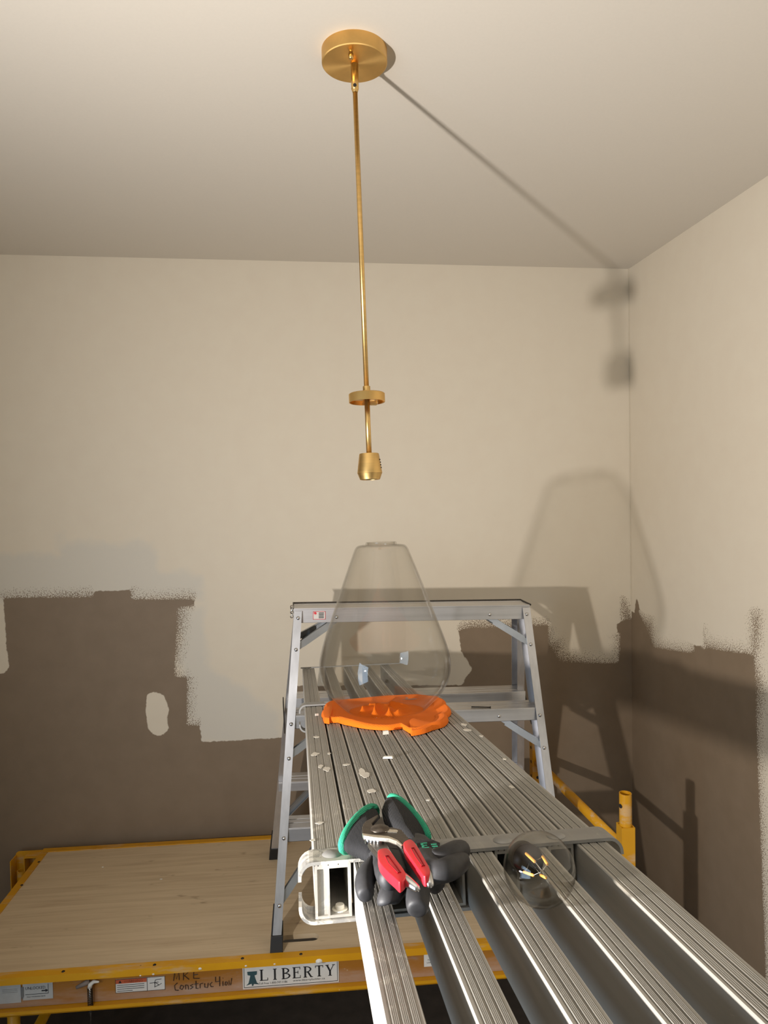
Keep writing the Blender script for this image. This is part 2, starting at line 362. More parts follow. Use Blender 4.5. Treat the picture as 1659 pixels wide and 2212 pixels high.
# ------------------------------------------------------------------ scaffold with plywood deck
SY = -0.042
ps_ = empty('scaffold', Matrix.Translation((-0.923, 1.866, 0)) @ Matrix.Rotation(SY, 4, 'Z'), 'yellow rolling scaffold with a plywood deck standing under the ladder against the two-tone wall', 'scaffold')
LW, DW, PZ = 1.775, 0.674, 0.534
SM = ps_.matrix_world.copy(); SI = SM.inverted()
def on_scaf(x, y, v):                                               # pixel -> (u, z) on the plane v = const of the scaffold
    n = SM.to_3x3() @ Vector((0, 1, 0)); p0 = SM @ Vector((0, v, 0)); p = at_plane(x, y, tuple(p0), tuple(n)); q = SI @ Vector(p); return (q.x, q.z)
def on_deck(x, y, z=PZ): p = at_plane(x, y, (0, 0, z), (0, 0, 1)); q = SI @ Vector(p); return (q.x, q.y)
# deck with its hand hole cut through
def deck():
    bm = bmesh.new(); e = 0.022
    outer = [(e, e), (LW - e, e), (LW - e, DW - e), (e, DW - e)]
    a = on_deck(605, 2030); b = on_deck(689, 2022); cx, cy = (a[0] + b[0]) / 2, (a[1] + b[1]) / 2; hl = (b[0] - a[0]) / 2; r = 0.016
    hole = [(cx + hl - r + r * cos(t), cy + r * sin(t)) for t in np.linspace(-pi / 2, pi / 2, 9)] + [(cx - hl + r + r * cos(t), cy + r * sin(t)) for t in np.linspace(pi / 2, 3 * pi / 2, 9)]
    ed = []
    for loop in (outer, hole):
        vs = [bm.verts.new((x, y, PZ)) for x, y in loop]; ed += [bm.edges.new((vs[i], vs[(i + 1) % len(vs)])) for i in range(len(vs))]
    bmesh.ops.triangle_fill(bm, edges=ed, use_beauty=True)
    r_ = bmesh.ops.extrude_face_region(bm, geom=bm.faces[:]); bmesh.ops.translate(bm, verts=[v for v in r_['geom'] if isinstance(v, bmesh.types.BMVert)], vec=(0, 0, -0.013))
    bmesh.ops.recalc_face_normals(bm, faces=bm.faces); me = bpy.data.meshes.new('deck'); bm.to_mesh(me); bm.free(); return link('deck', me, M_ply, ps_)
tag(deck(), 'plywood deck with an oval hand hole')
HC = 0.098
def channel(name, u0, u1, side, parent):
    """yellow C channel along u; side -1 opens to the camera, +1 to the wall"""
    v0 = 0.0 if side < 0 else DW; s = -side
    m = MB()
    def bx(a, b, za, zb): m.box((u0, min(v0 + s * a, v0 + s * b), za), (u1, max(v0 + s * a, v0 + s * b), zb))
    bx(0.0, 0.024, PZ - 0.001, PZ + 0.003); bx(0, 0.003, PZ - 0.016, PZ - 0.001); bx(0.028, 0.031, PZ - HC, PZ - 0.001)
    bx(0.0, 0.031, PZ - HC, PZ - HC + 0.003); bx(0, 0.003, PZ - HC, PZ - HC + 0.011); bx(0.003, 0.028, PZ - 0.016, PZ - 0.014)
    return m.obj(name, M_yel, parent)
ch = channel('side_rail', 0, LW, -1, ps_); channel('side_rail', 0, LW, 1, ps_)
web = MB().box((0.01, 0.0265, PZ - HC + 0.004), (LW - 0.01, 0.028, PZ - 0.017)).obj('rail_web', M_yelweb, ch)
MB().box((0, 0.031, PZ - 0.03), (0.022, DW - 0.031, PZ + 0.003)).box((0, 0.031, PZ - HC), (0.003, DW - 0.031, PZ - 0.03)).obj('end_rail', M_yel, ps_)
MB().box((LW - 0.022, 0.031, PZ - 0.03), (LW, DW - 0.031, PZ + 0.003)).box((LW - 0.003, 0.031, PZ - HC), (LW, DW - 0.031, PZ - 0.03)).obj('end_rail', M_yel, ps_)
rv = MB().lathe([(0.0, 0.002), (0.003, 0.0015), (0.0045, 0.0)], 10).mesh('deck_rivet'); rv.materials.append(M_dark)
def place(name, me, parent, loc, rot=(0, 0, 0)):
    o = bpy.data.objects.new(name, me); COL.objects.link(o); o.parent = parent; o.location = loc; o.rotation_euler = rot; return o
for x, y in ((133, 2105), (331, 2092), (523, 2074), (650, 2061), (84, 1862), (47, 1912)):
    u, v = on_deck(x, y, PZ + 0.003); place('deck_rivet', rv, ps_, (min(max(u, 0.011), LW - 0.01), min(max(v, 0.011), DW - 0.01), PZ + 0.003))
# end frames: posts, rungs
def hollow_post(name, x, y, z0, z1, a, parent, holes=False, mat=M_yel):
    m = MB(); h = a / 2; t = 0.003
    for q in (((-h, -h), (h, -h + t)), ((-h, h - t), (h, h)), ((-h, -h + t), (-h + t, h - t)), ((h - t, -h + t), (h, h - t))):
        m.box((x + q[0][0], y + q[0][1], z0), (x + q[1][0], y + q[1][1], z1))
    p = m.obj(name, mat, parent)
    if holes:
        z = z1 - 0.03
        me = MB().lathe([(0.0, 0.0008), (0.0055, 0.0008), (0.0055, -0.0005)], 14).mesh('hole'); me.materials.append(M_ink)
        while z > z0 + 0.3:
            place('adjustment_hole', me, p, (x - h - 0.0002, y, z), (0, -pi / 2, 0)); place('adjustment_hole', me, p, (x, y - h - 0.0002, z), (pi / 2, 0, 0)); z -= 0.052
    return p
fx = LW + 0.024
hollow_post('post', fx, 0.0, 0.10, 0.838, 0.037, ps_)
pt = MB(); 
pt.lathe([(0.0165, 0.70), (0.0165, 0.926), (0.0145, 0.926), (0.0145, 0.70)], 28, lambda v: (v[0] + fx, v[1], v[2]), True)
pin = pt.obj('coupling_tube', M_yel, ps_, smooth=False)
hm = MB().lathe([(0.0, 0.0012), (0.0058, 0.0010), (0.006, -0.0012)], 16).mesh('hole'); hm.materials.append(M_ink)
place('pin_hole', hm, pin, (fx - 0.0158, -0.0045, 0.893), (0, -pi / 2, 0.27))
hollow_post('post', fx - 0.05, DW - 0.02, 0.10, 0.845, 0.037, ps_, True)
MB().tube([(fx, 0.018, 0.765), (fx - 0.048, DW - 0.04, 0.765)], 0.0145, 18).obj('rung', M_yeldirty, ps_, True)
MB().tube([(fx, 0.018, 0.30), (fx - 0.048, DW - 0.04, 0.30)], 0.0145, 18).obj('rung', M_yeldirty, ps_, True)
# left end frame, lower than the deck
pl = on_scaf(45, 2205, 0.10)
for v in (0.06, DW - 0.05): MB().tube([(pl[0], v, 0.10), (pl[0], v, PZ - HC)], 0.0155, 18).obj('post', M_yel, ps_, True)
MB().tube([(pl[0], 0.06, 0.25), (pl[0], DW - 0.05, 0.25)], 0.0145, 14).obj('rung', M_yel, ps_, True)
# bracket plates at the far left corner
def rr(u0, u1, z0, z1, r, left=True):
    pts = [(u0, z0), (u1, z0), (u1, z1)]
    pts += [(u0 + r - r * sin(t), z1 - r + r * cos(t)) for t in np.linspace(0, pi / 2, 7)]
    return pts
A = on_scaf(29, 1835, DW - 0.02); B = on_scaf(94, 1835, DW - 0.02)
br = MB().prism(rr(A[0], 0.0, PZ - 0.16, PZ - 0.001, 0.012), lambda u, v, t: (u, DW - 0.005 + 0.004 * t, v)).box((A[0], DW - 0.05, PZ - 0.16), (A[0] + 0.003, DW - 0.005, PZ - 0.012)).obj('corner_bracket', M_yel, ps_)
MB().box((A[0] + 0.045, DW - 0.05, PZ - 0.15), (A[0] + 0.048, DW - 0.005, PZ - 0.004)).box((A[0] + 0.045, DW - 0.05, PZ - 0.004), (0.0, DW - 0.005, PZ - 0.001)).obj('bracket_fin', M_yel, br)
g = on_scaf(46, 1880, DW - 0.045)
MB().lathe([(0.0135, 0.25), (0.0135, g[1]), (0.0110, g[1]), (0.0110, 0.25)], 24, lambda v: (v[0] + g[0], v[1] + DW - 0.045, v[2]), True).obj('bracket_tube', M_yel, br)
# casters
for u_, v in ((pl[0], 0.06), (pl[0], DW - 0.05), (fx, 0.0), (fx - 0.05, DW - 0.02)):
    for u in (u_,):
        c = MB().lathe([(0.0, -0.013), (0.04, -0.013), (0.046, -0.008), (0.046, 0.008), (0.04, 0.013), (0.0, 0.013)], 28, lambda q, u=u, v=v: (q[0] + u, q[2] + v, q[1] + 0.047)).obj('caster_wheel', M_black, ps_, True)
        MB().box((u - 0.016, v - 0.02, 0.045), (u + 0.016, v - 0.016, 0.11)).box((u - 0.016, v + 0.016, 0.045), (u + 0.016, v + 0.02, 0.11)).box((u - 0.02, v - 0.02, 0.10), (u + 0.02, v + 0.02, 0.104)).obj('caster_fork', M_steel, c)
# latch: lever, coil spring and pin
VL = 0.012
u, z = on_scaf(194, 2130, VL); zt, zb = on_scaf(194, 2131, VL)[1], on_scaf(193, 2187, VL)[1]
lt = MB(); lt.tube([(u, VL, zt + 0.01), (u, VL, zb - 0.05)], 0.0025, 10); lt = lt.obj('latch_pin', M_steel, ps_, True)
pts = [(u + 0.0058 * cos(a), VL + 0.0058 * sin(a), zb + (zt - zb) * a / (2 * pi * 15)) for a in np.linspace(0, 2 * pi * 15, 15 * 12)]
MB().tube(pts, 0.0011, 6).obj('coil_spring', M_dark, lt, True)
lv = MB(); uu, zz = on_scaf(166, 2131, VL); lv.tube([(uu, VL - .004, zz), (u - 0.008, VL - .002, zt + 0.012), (u, VL, zt + 0.014)], [0.004, 0.0065, 0.006], 10); lv.obj('latch_lever', simple('paint_caked_grey_lever', srgb(118, 106, 98), 0.7), lt, True)
lv = MB(); lv.tube([(u + 0.001, VL - .003, zt), (u + 0.003, VL - .004, zt + 0.008), (u + 0.012, VL - .004, zt + 0.015), (u + 0.026, VL - .008, zt + 0.016)], [0.006, 0.0055, 0.0045, 0.002], 10); lv.obj('paint_clump', M_chip, lt, True)
for x, y, r in ((432, 2093, .0035), (531, 2087, .0025), (593, 2083, .0022), (689, 2077, .007), (303, 2108, .002), (331, 2105, .0025)):
    a = on_scaf(x, y, -0.001); bl = MB().lathe([(0, r * 0.6), (r * 0.7, r * 0.35), (r, 0)], 9, lambda q: (a[0] + q[0] * 1.3, -0.0004 - q[2], a[1] + q[1])); bl.obj('paint_drip', M_chip, ps_, True)

for x, y, r in ((348, 1899, .0035), (222, 1873, .0028)):
    a = on_deck(x, y); MB().lathe([(0, .0012), (r * .7, .001), (r, 0)], 9, lambda q: (a[0] + q[0] * 1.4, a[1] + q[1], PZ + q[2])).obj('paint_drip', M_chip, ps_, True)
def text_mesh(txt, size, extr=0.0003, shear=0.0):
    c = bpy.data.curves.new('text', 'FONT'); c.body = txt; c.size = size; c.extrude = extr; c.shear = shear; c.resolution_u = 2
    o = bpy.data.objects.new('text', c); COL.objects.link(o); bpy.context.view_layer.update()
    me = bpy.data.meshes.new_from_object(o.evaluated_get(bpy.context.evaluated_depsgraph_get())); bpy.data.objects.remove(o); me.materials.clear(); return me
VW = 0.0255
def lettering(name, txt, u, z, wd, ht, mat, parent, v=VW - 0.0012, rot=0.0, shear=0.0):
    me = text_mesh(txt, 1.0, 0.0, shear); co = np.array([tuple(q.co) for q in me.vertices]); mn, mx = co.min(0), co.max(0)
    for q in me.vertices: q.co = Vector(((q.co.x - mn[0]) / (mx[0] - mn[0]) * wd, (q.co.y - mn[1]) / (mx[1] - mn[1]) * ht, 0))
    me.materials.append(mat); o = bpy.data.objects.new(name, me); COL.objects.link(o); o.parent = parent; o.location = (u, v, z); o.rotation_euler = (pi / 2, -rot, 0); return o
def lab(name, x0, y0, x1, y1, h, mat):                                # label whose bottom edge runs between two pixels
    a = on_scaf(x0, y0, VW); b = on_scaf(x1, y1, VW)
    o = MB().box((a[0], VW - 0.0008, min(a[1], b[1])), (b[0], VW + 0.0006, min(a[1], b[1]) + h)).obj(name, mat, ps_); return o, a[0], min(a[1], b[1]), b[0] - a[0], h
def strokes(name, segs, u, z, sx, sz, r, mat, parent, v=VW - 0.0014):
    m = MB()
    for s_ in segs: m.tube([(u + a * sx, v, z + b * sz) for a, b in s_], r, 5)
    return m.obj(name, mat, parent)
# large maker's label
o, u, z, W_, H_ = lab('maker_label', 525, 2137, 732, 2118, 0.060, M_label); tag(o, 'white label reading LIBERTY')
fr = MB(); t_ = 0.0012
for q in (((.003, .004), (W_ - .003, .004 + t_)), ((.003, .004), (.003 + t_, .06)), ((W_ - .003 - t_, .004), (W_ - .003, .06))): fr.box((u + q[0][0], VW - 0.0013, z + q[0][1]), (u + q[1][0], VW - 0.0007, z + q[1][1]))
fr.obj('label_border', M_ink, o)
def serif_word(word, u, z, wd, ht, mat, parent):
    T_, F_ = .16, .055                                               # stem and hairline widths relative to the height
    def bar(m, x0, y0, x1, y1): m.box((u + x0, VW - .0014, z + y0 * ht), (u + x1, VW - .0009, z + y1 * ht))
    step_ = wd / len(word)
    m = MB()
    for i, ch_ in enumerate(word):
        x = i * step_; w_ = step_ * .74; T = T_ * ht; s_ = F_
        def stem(xx): bar(m, xx, 0, xx + T, 1); bar(m, xx - T * .5, 0, xx + T * 1.5, s_); bar(m, xx - T * .5, 1 - s_, xx + T * 1.5, 1)
        def bowl(y0, y1, xr_):
            n = 14; cy = (y0 + y1) / 2; ry = (y1 - y0) / 2; P_ = []
            x0 = x + T
            for k in range(n):
                a0, a1 = -pi / 2 + pi * k / n, -pi / 2 + pi * (k + 1) / n
                q = []
                for a, ro, ri in ((a0, 1, 0), (a1, 1, 0), (a1, 0, 1), (a0, 0, 1)):
                    ex = xr_ - (T * .9 if ri else 0); eyy = ry - (s_ * 1.1 if ri else 0)
                    q.append((x0 + max(0, ex) * cos(a), cy + eyy * sin(a)))
                m.hexa([(u + a, VW - .0014, z + b * ht) for a, b in q], [(u + a, VW - .0009, z + b * ht) for a, b in q])
        def diag(x0, y0, x1, y1, t): m.hexa([(u + a, VW - .0014, z + b * ht) for a, b in ((x0, y0), (x0 + t, y0), (x1 + t, y1), (x1, y1))], [(u + a, VW - .0009, z + b * ht) for a, b in ((x0, y0), (x0 + t, y0), (x1 + t, y1), (x1, y1))])
        if ch_ == 'I': stem(x + w_ * .3)
        elif ch_ == 'T': stem(x + w_ * .5 - T / 2); bar(m, x, 1 - s_, x + w_, 1); bar(m, x, .8, x + s_ * ht, 1); bar(m, x + w_ - s_ * ht, .8, x + w_, 1)
        elif ch_ == 'Y':
            c_ = x + w_ * .5; bar(m, c_ - T / 2, 0, c_ + T / 2, .48); bar(m, c_ - T, 0, c_ + T, s_); diag(c_ - T / 2, .42, x, 1, T); diag(c_ - T * .1, .42, x + w_ - s_ * ht, 1, s_ * ht * 1.2); bar(m, x - T * .4, 1 - s_, x + T * 1.6, 1); bar(m, x + w_ - T, 1 - s_, x + w_ + T * .6, 1)
        else:
            stem(x)
            if ch_ == 'L': bar(m, x, 0, x + w_ * .9, s_); bar(m, x + w_ * .9 - s_ * ht, 0, x + w_ * .9, .24)
            if ch_ == 'E': bar(m, x, 0, x + w_ * .9, s_); bar(m, x + w_ * .9 - s_ * ht, 0, x + w_ * .9, .24); bar(m, x, 1 - s_, x + w_ * .85, 1); bar(m, x + w_ * .85 - s_ * ht, .78, x + w_ * .85, 1); bar(m, x, .5, x + w_ * .6, .5 + s_); bar(m, x + w_ * .6 - s_ * ht, .4, x + w_ * .6, .66)
            if ch_ == 'B': bowl(0, .54, w_ * .75); bowl(.5, 1, w_ * .62)
            if ch_ == 'R': bowl(.46, 1, w_ * .66); diag(x + w_ * .35, .48, x + w_ * .75, 0, T); bar(m, x + w_ * .75, 0, x + w_ * .75 + T * 1.4, s_)
    return m.obj('lettering', mat, parent)
serif_word('LIBERTY', u + 0.047, z + 0.020, W_ - 0.052, 0.030, M_ink, o)
lettering('small_print', 'Toll Free 1-800-747-1186', u + 0.042, z + 0.010, 0.075, 0.0055, M_ink, o)
lettering('small_print', 'www.libertyladder.ca', u + 0.132, z + 0.010, 0.085, 0.0065, M_ink, o)
bell = [(0, .004), (.006, .010), (.009, .022), (.011, .030), (.004, .032), (.003, .041), (.029, .041), (.028, .032), (.022, .030), (.024, .022), (.028, .010), (.034, .005), (.020, .007), (.018, .002), (.015, .002), (.014, .008)]
MB().prism(bell, lambda a, b, t: (u + 0.009 + a, VW - 0.0008 - 0.0006 * t, z + 0.006 + b)).obj('bell_emblem', M_teal, o)
# warning label
o, u, z, W_, H_ = lab('warning_label', 250, 2145, 357, 2136, 0.036, M_label); tag(o, 'white label headed WARNING')
MB().box((u + .001, VW - .0012, z + H_ - .0115), (u + W_ * .63, VW - .0007, z + H_ - .001)).obj('warning_band', M_orangeink, o)
lettering('lettering', 'WARNING', u + 0.022, z + H_ - 0.0095, W_ * .38, 0.0062, M_ink, o)
MB().prism([(0, 0), (.008, 0), (.004, .007)], lambda a, b, t: (u + .008 + a, VW - .0012 - .0005 * t, z + H_ - .0098 + b)).obj('warning_triangle', M_ink, o)
f2 = MB()
for k in range(4): f2.box((u + .004, VW - .0012, z + .004 + k * .0052), (u + W_ * .58 - (k == 0) * .03, VW - .0007, z + .0052 + k * .0052))
f2.box((u + W_ * .635, VW - .0012, z + .001), (u + W_ * .645, VW - .0007, z + H_ - .001)); f2.box((u, VW - .0012, z), (u + W_, VW - .0007, z + .0008)); f2.box((u, VW - .0012, z + H_ - .0008), (u + W_, VW - .0007, z + H_))
f2.box((u, VW - .0012, z), (u + .0008, VW - .0007, z + H_)); f2.box((u + W_ - .0008, VW - .0012, z), (u + W_, VW - .0007, z + H_)); f2.obj('label_print', M_ink, o)
strokes('pin_diagram', [[(0, .55), (.75, .6)], [(.45, .6), (.42, .1)], [(.5, .85), (1, .9)], [(.45, .6), (.8, .3), (1, .45)], [(.5, .85), (.4, .5)], [(.8, .3), (.45, .15)]], u + W_ * .69, z + .006, W_ * .24, .026, .0007, M_ink, o)
# UNLOCKED label pair at far left
o, u, z, W_, H_ = lab('unlocked_label', 50, 2159, 115, 2156, 0.046, M_labelgrey); tag(o, 'grey label reading UNLOCKED')
lettering('lettering', 'UNLOCKED', u + .007, z + .0275, W_ * .66, 0.0075, M_ink, o)
lettering('small_print', 'FULLY WORKING DECK', u + .010, z + .007, W_ * .62, 0.003, M_ink, o)
m = MB(); m.prism([(0, .004), (.014, .004), (.014, 0), (.024, .006), (.014, .012), (.014, .008), (0, .008)], lambda a, b, t: (u + W_ - .028 + a * .7, VW - .0008 - .0006 * t, z + .0185 + b * .7)); m.box((u + .006, VW - .0013, z + .0145), (u + W_ - .012, VW - .0007, z + .0155)); m.box((u + W_ - .012, VW - .0013, z + .0145), (u + W_ - .011, VW - .0007, z + .04)); m.obj('arrow_mark', M_ink, o)
MB().prism([(0, .012), (.004, .002), (.008, .012), (.008, .036), (0, .036)], lambda a, b, t: (u - .005 + a, VW - .0008 - .0006 * t, z + b)).obj('down_arrow', simple('grey_ink', srgb(110, 110, 108), .5), o)
o, u, z, W_, H_ = lab('faded_label', -20, 2170, 46, 2164, 0.05, M_labelgrey)
f2 = MB()
for k in range(3): f2.box((u + .03, VW - .0012, z + .028 + k * .004), (u + W_ - .008, VW - .0007, z + .029 + k * .004))
f2.obj('faint_print', simple('faded_grey_ink', srgb(140, 138, 134), .6), o)
o, u, z, W_, H_ = lab('small_label', 916, 2088, 960, 2085, 0.034, M_label)
lettering('small_print', 'MADE IN', u + .010, z + .017, .022, .0035, M_ink, o); lettering('small_print', 'LOAD R4T', u + .008, z + .009, .024, .0045, M_ink, o)
# marker handwriting
hw = [[(0, 0), (.03, .9), (.07, .15), (.13, .95), (.14, .05)], [(.24, 0), (.25, .95), (.36, .75), (.27, .45), (.38, .02)], [(.62, .85), (.50, .8), (.49, .1), (.64, .05)], [(.5, .45), (.6, .48)]]
a = on_scaf(375, 2118, VW); strokes('handwriting', hw, a[0], a[1], 0.105, 0.026, 0.0009, M_ink, ps_)
hw = [[(.06, .7), (.01, .5), (.02, .15), (.08, .1)], [(.12, .5), (.1, .25), (.14, .15), (.17, .4), (.12, .5)], [(.2, .15), (.2, .5), (.24, .45), (.25, .12)], [(.33, .5), (.28, .42), (.33, .28), (.28, .14)], [(.38, .75), (.38, .15), (.42, .14)], [(.35, .5), (.42, .52)], [(.45, .15), (.45, .48), (.5, .52)], [(.53, .5), (.53, .2), (.58, .15), (.59, .5)],
      [(.66, .55), (.62, .4), (.64, .2), (.68, .2)], [(.72, .95), (.72, .55), (.80, .6)], [(.79, .95), (.79, .2)], [(.845, .55), (.845, .2)], [(.845, .8), (.85, .82)], [(.89, .5), (.88, .25), (.91, .22), (.925, .45), (.89, .5)], [(.95, .2), (.95, .6), (.98, .2), (1, .75)]]
a = on_scaf(376, 2139, VW); strokes('handwriting', hw, a[0], a[1] - 0.004, 0.150, 0.034, 0.0009, M_ink, ps_)

# ------------------------------------------------------------------ step ladder
H0 = 0.877; LY, TAU = 0.0, -0.0235
W0, AW, D0, LN, WB, AB, LB = 0.3602, 0.066, 0.0522, 0.2506, 0.3589, 0.090, 0.2461
LX, LYY = 0.3503, 2.1339
lex = Vector((cos(TAU), 0, sin(TAU))); ley = Vector((0, 1, 0)); lez = lex.cross(ley)
base = Vector((LX, LYY, PZ + H0)) - lez * H0
LM = Matrix.Identity(4)
for i in range(3): LM[i][0] = lex[i]; LM[i][1] = ley[i]; LM[i][2] = lez[i]; LM[i][3] = base[i]
lad = empty('step_ladder', LM, 'wide double-sided aluminium step ladder with black feet standing on the plywood deck', 'ladder')
def fw(z): return W0 + AW * (H0 - z)
def bw(z): return WB + AB * (H0 - z)
def fv(z): return -(D0 + LN * (H0 - z))
def bv(z): return D0 + LB * (H0 - z)
def zfoot(s, u): return (PZ - base.z - lex.z * u) / lez.z + 0.001           # local height of the deck under a foot
def rail(sd, front):
    wf, vf = (fw, fv) if front else (bw, bv); dr = 1 if front else -1         # channel: web outside, flanges inward
    zb_ = zfoot(sd, sd * wf(0)) + 0.012; zt_ = H0 - 0.010
    dp, fl, t = 0.062, 0.0235, 0.0022
    m = MB()
    def bx(i0, i1, d0, d1):
        lo = []; hi = []
        for L_, z in ((lo, zb_), (hi, zt_)):
            for i, d in ((i0, d0), (i1, d0), (i1, d1), (i0, d1)): L_.append((sd * (wf(z) - i), vf(z) + dr * d, z))
        m.hexa(lo, hi)
    bx(0, t, 0, dp); bx(t, fl, 0, t); bx(t, fl, dp - t, dp)
    o = m.obj('leg', M_lad, lad)
    ft = MB(); z0_ = zfoot(sd, sd * wf(0)); z1_ = z0_ + 0.040
    lo = [(sd * (wf(z0_) + .004 - i), vf(z0_) + dr * d, z0_) for i, d in ((0, -.005), (.034, -.005), (.034, dp + .004), (0, dp + .004))]
    hi = [(sd * (wf(z1_) + .003 - i), vf(z1_) + dr * d, z1_) for i, d in ((0, -.004), (.030, -.004), (.030, dp + .003), (0, dp + .003))]
    ft.hexa(lo, hi)
    lo = [(sd * (wf(z1_) + .004 - i), vf(z1_) + dr * d, z1_ - .002) for i, d in ((0, .002), (.003, .002), (.003, dp), (0, dp))]
    hi = [(sd * (wf(z1_ + .05) + .003 - i), vf(z1_ + .05) + dr * d, z1_ + .05) for i, d in ((0, .020), (.003, .020), (.003, dp - .01), (0, dp - .01))]
    ft.hexa(lo, hi); ft.obj('rubber_foot', M_black, o, bevel=0.002)
    return o
legs = {(sd, fr_): rail(sd, fr_) for sd in (-1, 1) for fr_ in (True, False)}
rivet = MB().lathe([(0.0, 0.0042), (0.0028, 0.0038), (0.0048, 0.0022), (0.0056, 0.0)], 16).mesh('rivet')
rivet.materials.append(M_steel)
for p in rivet.polygons: p.use_smooth = True
for sd in (-1, 1):
    for z in (0.8473, 0.7587, 0.5566, 0.4664, 0.2641, 0.1001):
        for fr_ in (True, False):
            wf, vf = (fw, fv) if fr_ else (bw, bv)
            place('rivet', rivet, legs[(sd, fr_)], (sd * (wf(z) - 0.013), vf(z) + (-0.0002 if fr_ else 0.0002), z), (pi / 2 if fr_ else -pi / 2, 0, 0))
def step(zt_, front, top=False):
    wf, vf = (fw, fv) if front else (bw, bv); dr = 1 if front else -1
    h, dp, t = 0.038, 0.078, 0.002; wdt = wf(zt_) - 0.0026
    m = MB(); v0 = vf(zt_) + dr * 0.0028
    def bx(a, b, za, zb): m.box((-wdt, min(v0 + dr * a, v0 + dr * b), za), (wdt, max(v0 + dr * a, v0 + dr * b), zb))
    bx(0, t, zt_ - h, zt_ - 0.002); bx(0, 0.010, zt_ - h, zt_ - h + t)
    for a, b, dz in ((0.001, 0.030, 0.0), (0.030, 0.033, -0.003), (0.033, 0.052, 0.0), (0.052, 0.055, -0.003), (0.055, dp, 0.0)): bx(a, b, zt_ - 0.0035 + dz, zt_ + dz)
    bx(dp - t, dp, zt_ - h + 0.008, zt_ - 0.003)
    return m.obj('step', M_step, lad, bevel=0.0008)
for z in (0.578, 0.287):
    for fr_ in (True, False): step(z, fr_)
# top cap
m = MB(); wd = W0 + 0.002
m.box((-wd, -D0 + 0.0026, H0 - 0.046), (wd, -D0 + 0.0046, H0 - 0.006)); m.box((-wd, D0 - 0.0046, H0 - 0.046), (wd, D0 - 0.0026, H0 - 0.006))
for a, b, dz in ((-.050, -.030, -.001), (-.030, -.027, -.004), (-.027, .027, -.002), (.027, .030, -.004), (.030, .050, -.001)): m.box((-wd, a, H0 - 0.006 + dz), (wd, b, H0 - 0.001 + dz))
cap = m.obj('top_cap', M_step, lad, bevel=0.001)
MB().box((-wd - .002, .044, H0 - .004), (wd + .002, .052, H0 + .001)).box((wd, -.052, H0 - .004), (wd + .003, .052, H0 + .001)).box((-wd - .003, -.052, H0 - .004), (-wd, .052, H0 + .001)).obj('cap_edge', M_dark, cap)
for u_ in (-0.235, 0.235): place('rivet', rivet, cap, (u_, -D0 + 0.0024, H0 - 0.030), (pi / 2, 0, 0))
for u_ in (0.235,): 
    v_ = fv(0.578) + 0.0026; place('rivet', rivet, lad, (u_ + .01, v_, 0.578 - 0.022), (pi / 2, 0, 0)); place('rivet', rivet, lad, (-u_ - .01, v_, 0.578 - 0.022), (pi / 2, 0, 0))
def brace(sd, front, zl, zt_):
    wf, vf = (fw, fv) if front else (bw, bv); dr = 1 if front else -1
    a = Vector((sd * (wf(zl) - 0.016), vf(zl) + dr * 0.010, zl + 0.004)); b = Vector((sd * (wf(zt_) - 0.118), vf(zt_) + dr * 0.018, zt_ - 0.040))
    d = (b - a).normalized(); v = Vector((0, dr, 0)); v = (v - d * v.dot(d)).normalized(); n = d.cross(v) * sd * -dr
    if n.z < 0: n = -n
    m = MB()
    def bx(p0, p1, i0, i1, j0, j1):
        m.hexa([p0 + v * i + n * j for i, j in ((i0, j0), (i1, j0), (i1, j1), (i0, j1))], [p1 + v * i + n * j for i, j in ((i0, j0), (i1, j0), (i1, j1), (i0, j1))])
    L_ = (b - a).length; p0, p1 = a + d * 0.018, a + d * (L_ - 0.010)
    bx(p0, p1, 0, .0018, -.010, .010); bx(p0, p1, .0018, .014, .008, .010); bx(p0, p1, .0018, .014, -.010, -.008)
    bx(a - d * .012, p0, 0, .0016, -.009, .007); bx(p1, b + d * .022, 0, .0016, -.006, .008)
    return m.obj('brace', M_zinc, lad)
for sd in (-1, 1):
    for fr_ in (True, False):
        for zl, zt_ in ((0.7587, H0 - 0.008), (0.4664, 0.578), (0.1001, 0.287)): brace(sd, fr_, zl, zt_)
# spreader bars on the outside
for sd in (-1, 1):
    m = MB(); z = 0.56; uu = sd * (fw(z) + 0.006)
    m.hexa([(uu, fv(z) + .03, z - .012), (uu + sd * .003, fv(z) + .03, z - .012), (uu + sd * .003, fv(z) + .03, z + .008), (uu, fv(z) + .03, z + .008)], [(uu, 0, z - .075), (uu + sd * .003, 0, z - .075), (uu + sd * .003, 0, z - .055), (uu, 0, z - .055)])
    m.hexa([(uu, 0, z - .075), (uu + sd * .003, 0, z - .075), (uu + sd * .003, 0, z - .055), (uu, 0, z - .055)], [(sd * (bw(z) + .006), bv(z) - .03, z - .012), (sd * (bw(z) + .009), bv(z) - .03, z - .012), (sd * (bw(z) + .009), bv(z) - .03, z + .008), (sd * (bw(z) + .006), bv(z) - .03, z + .008)])
    m.obj('spreader', M_dark, lad)
# wire keeper rings at the left end of the cap
m = MB()
for cy_, cz_, r_ in ((-.045, H0 - .006, .012), (-.048, H0 - .020, .010), (-.035, H0 - .010, .009)):
    m.tube([(-wd - .005 - .004 * sin(2 * a), cy_ + r_ * cos(a) * .6, cz_ + r_ * sin(a)) for a in np.linspace(0, 2 * pi, 25)], .0013, 6, cap=False)
m.obj('wire_keeper', M_steel, cap, True)
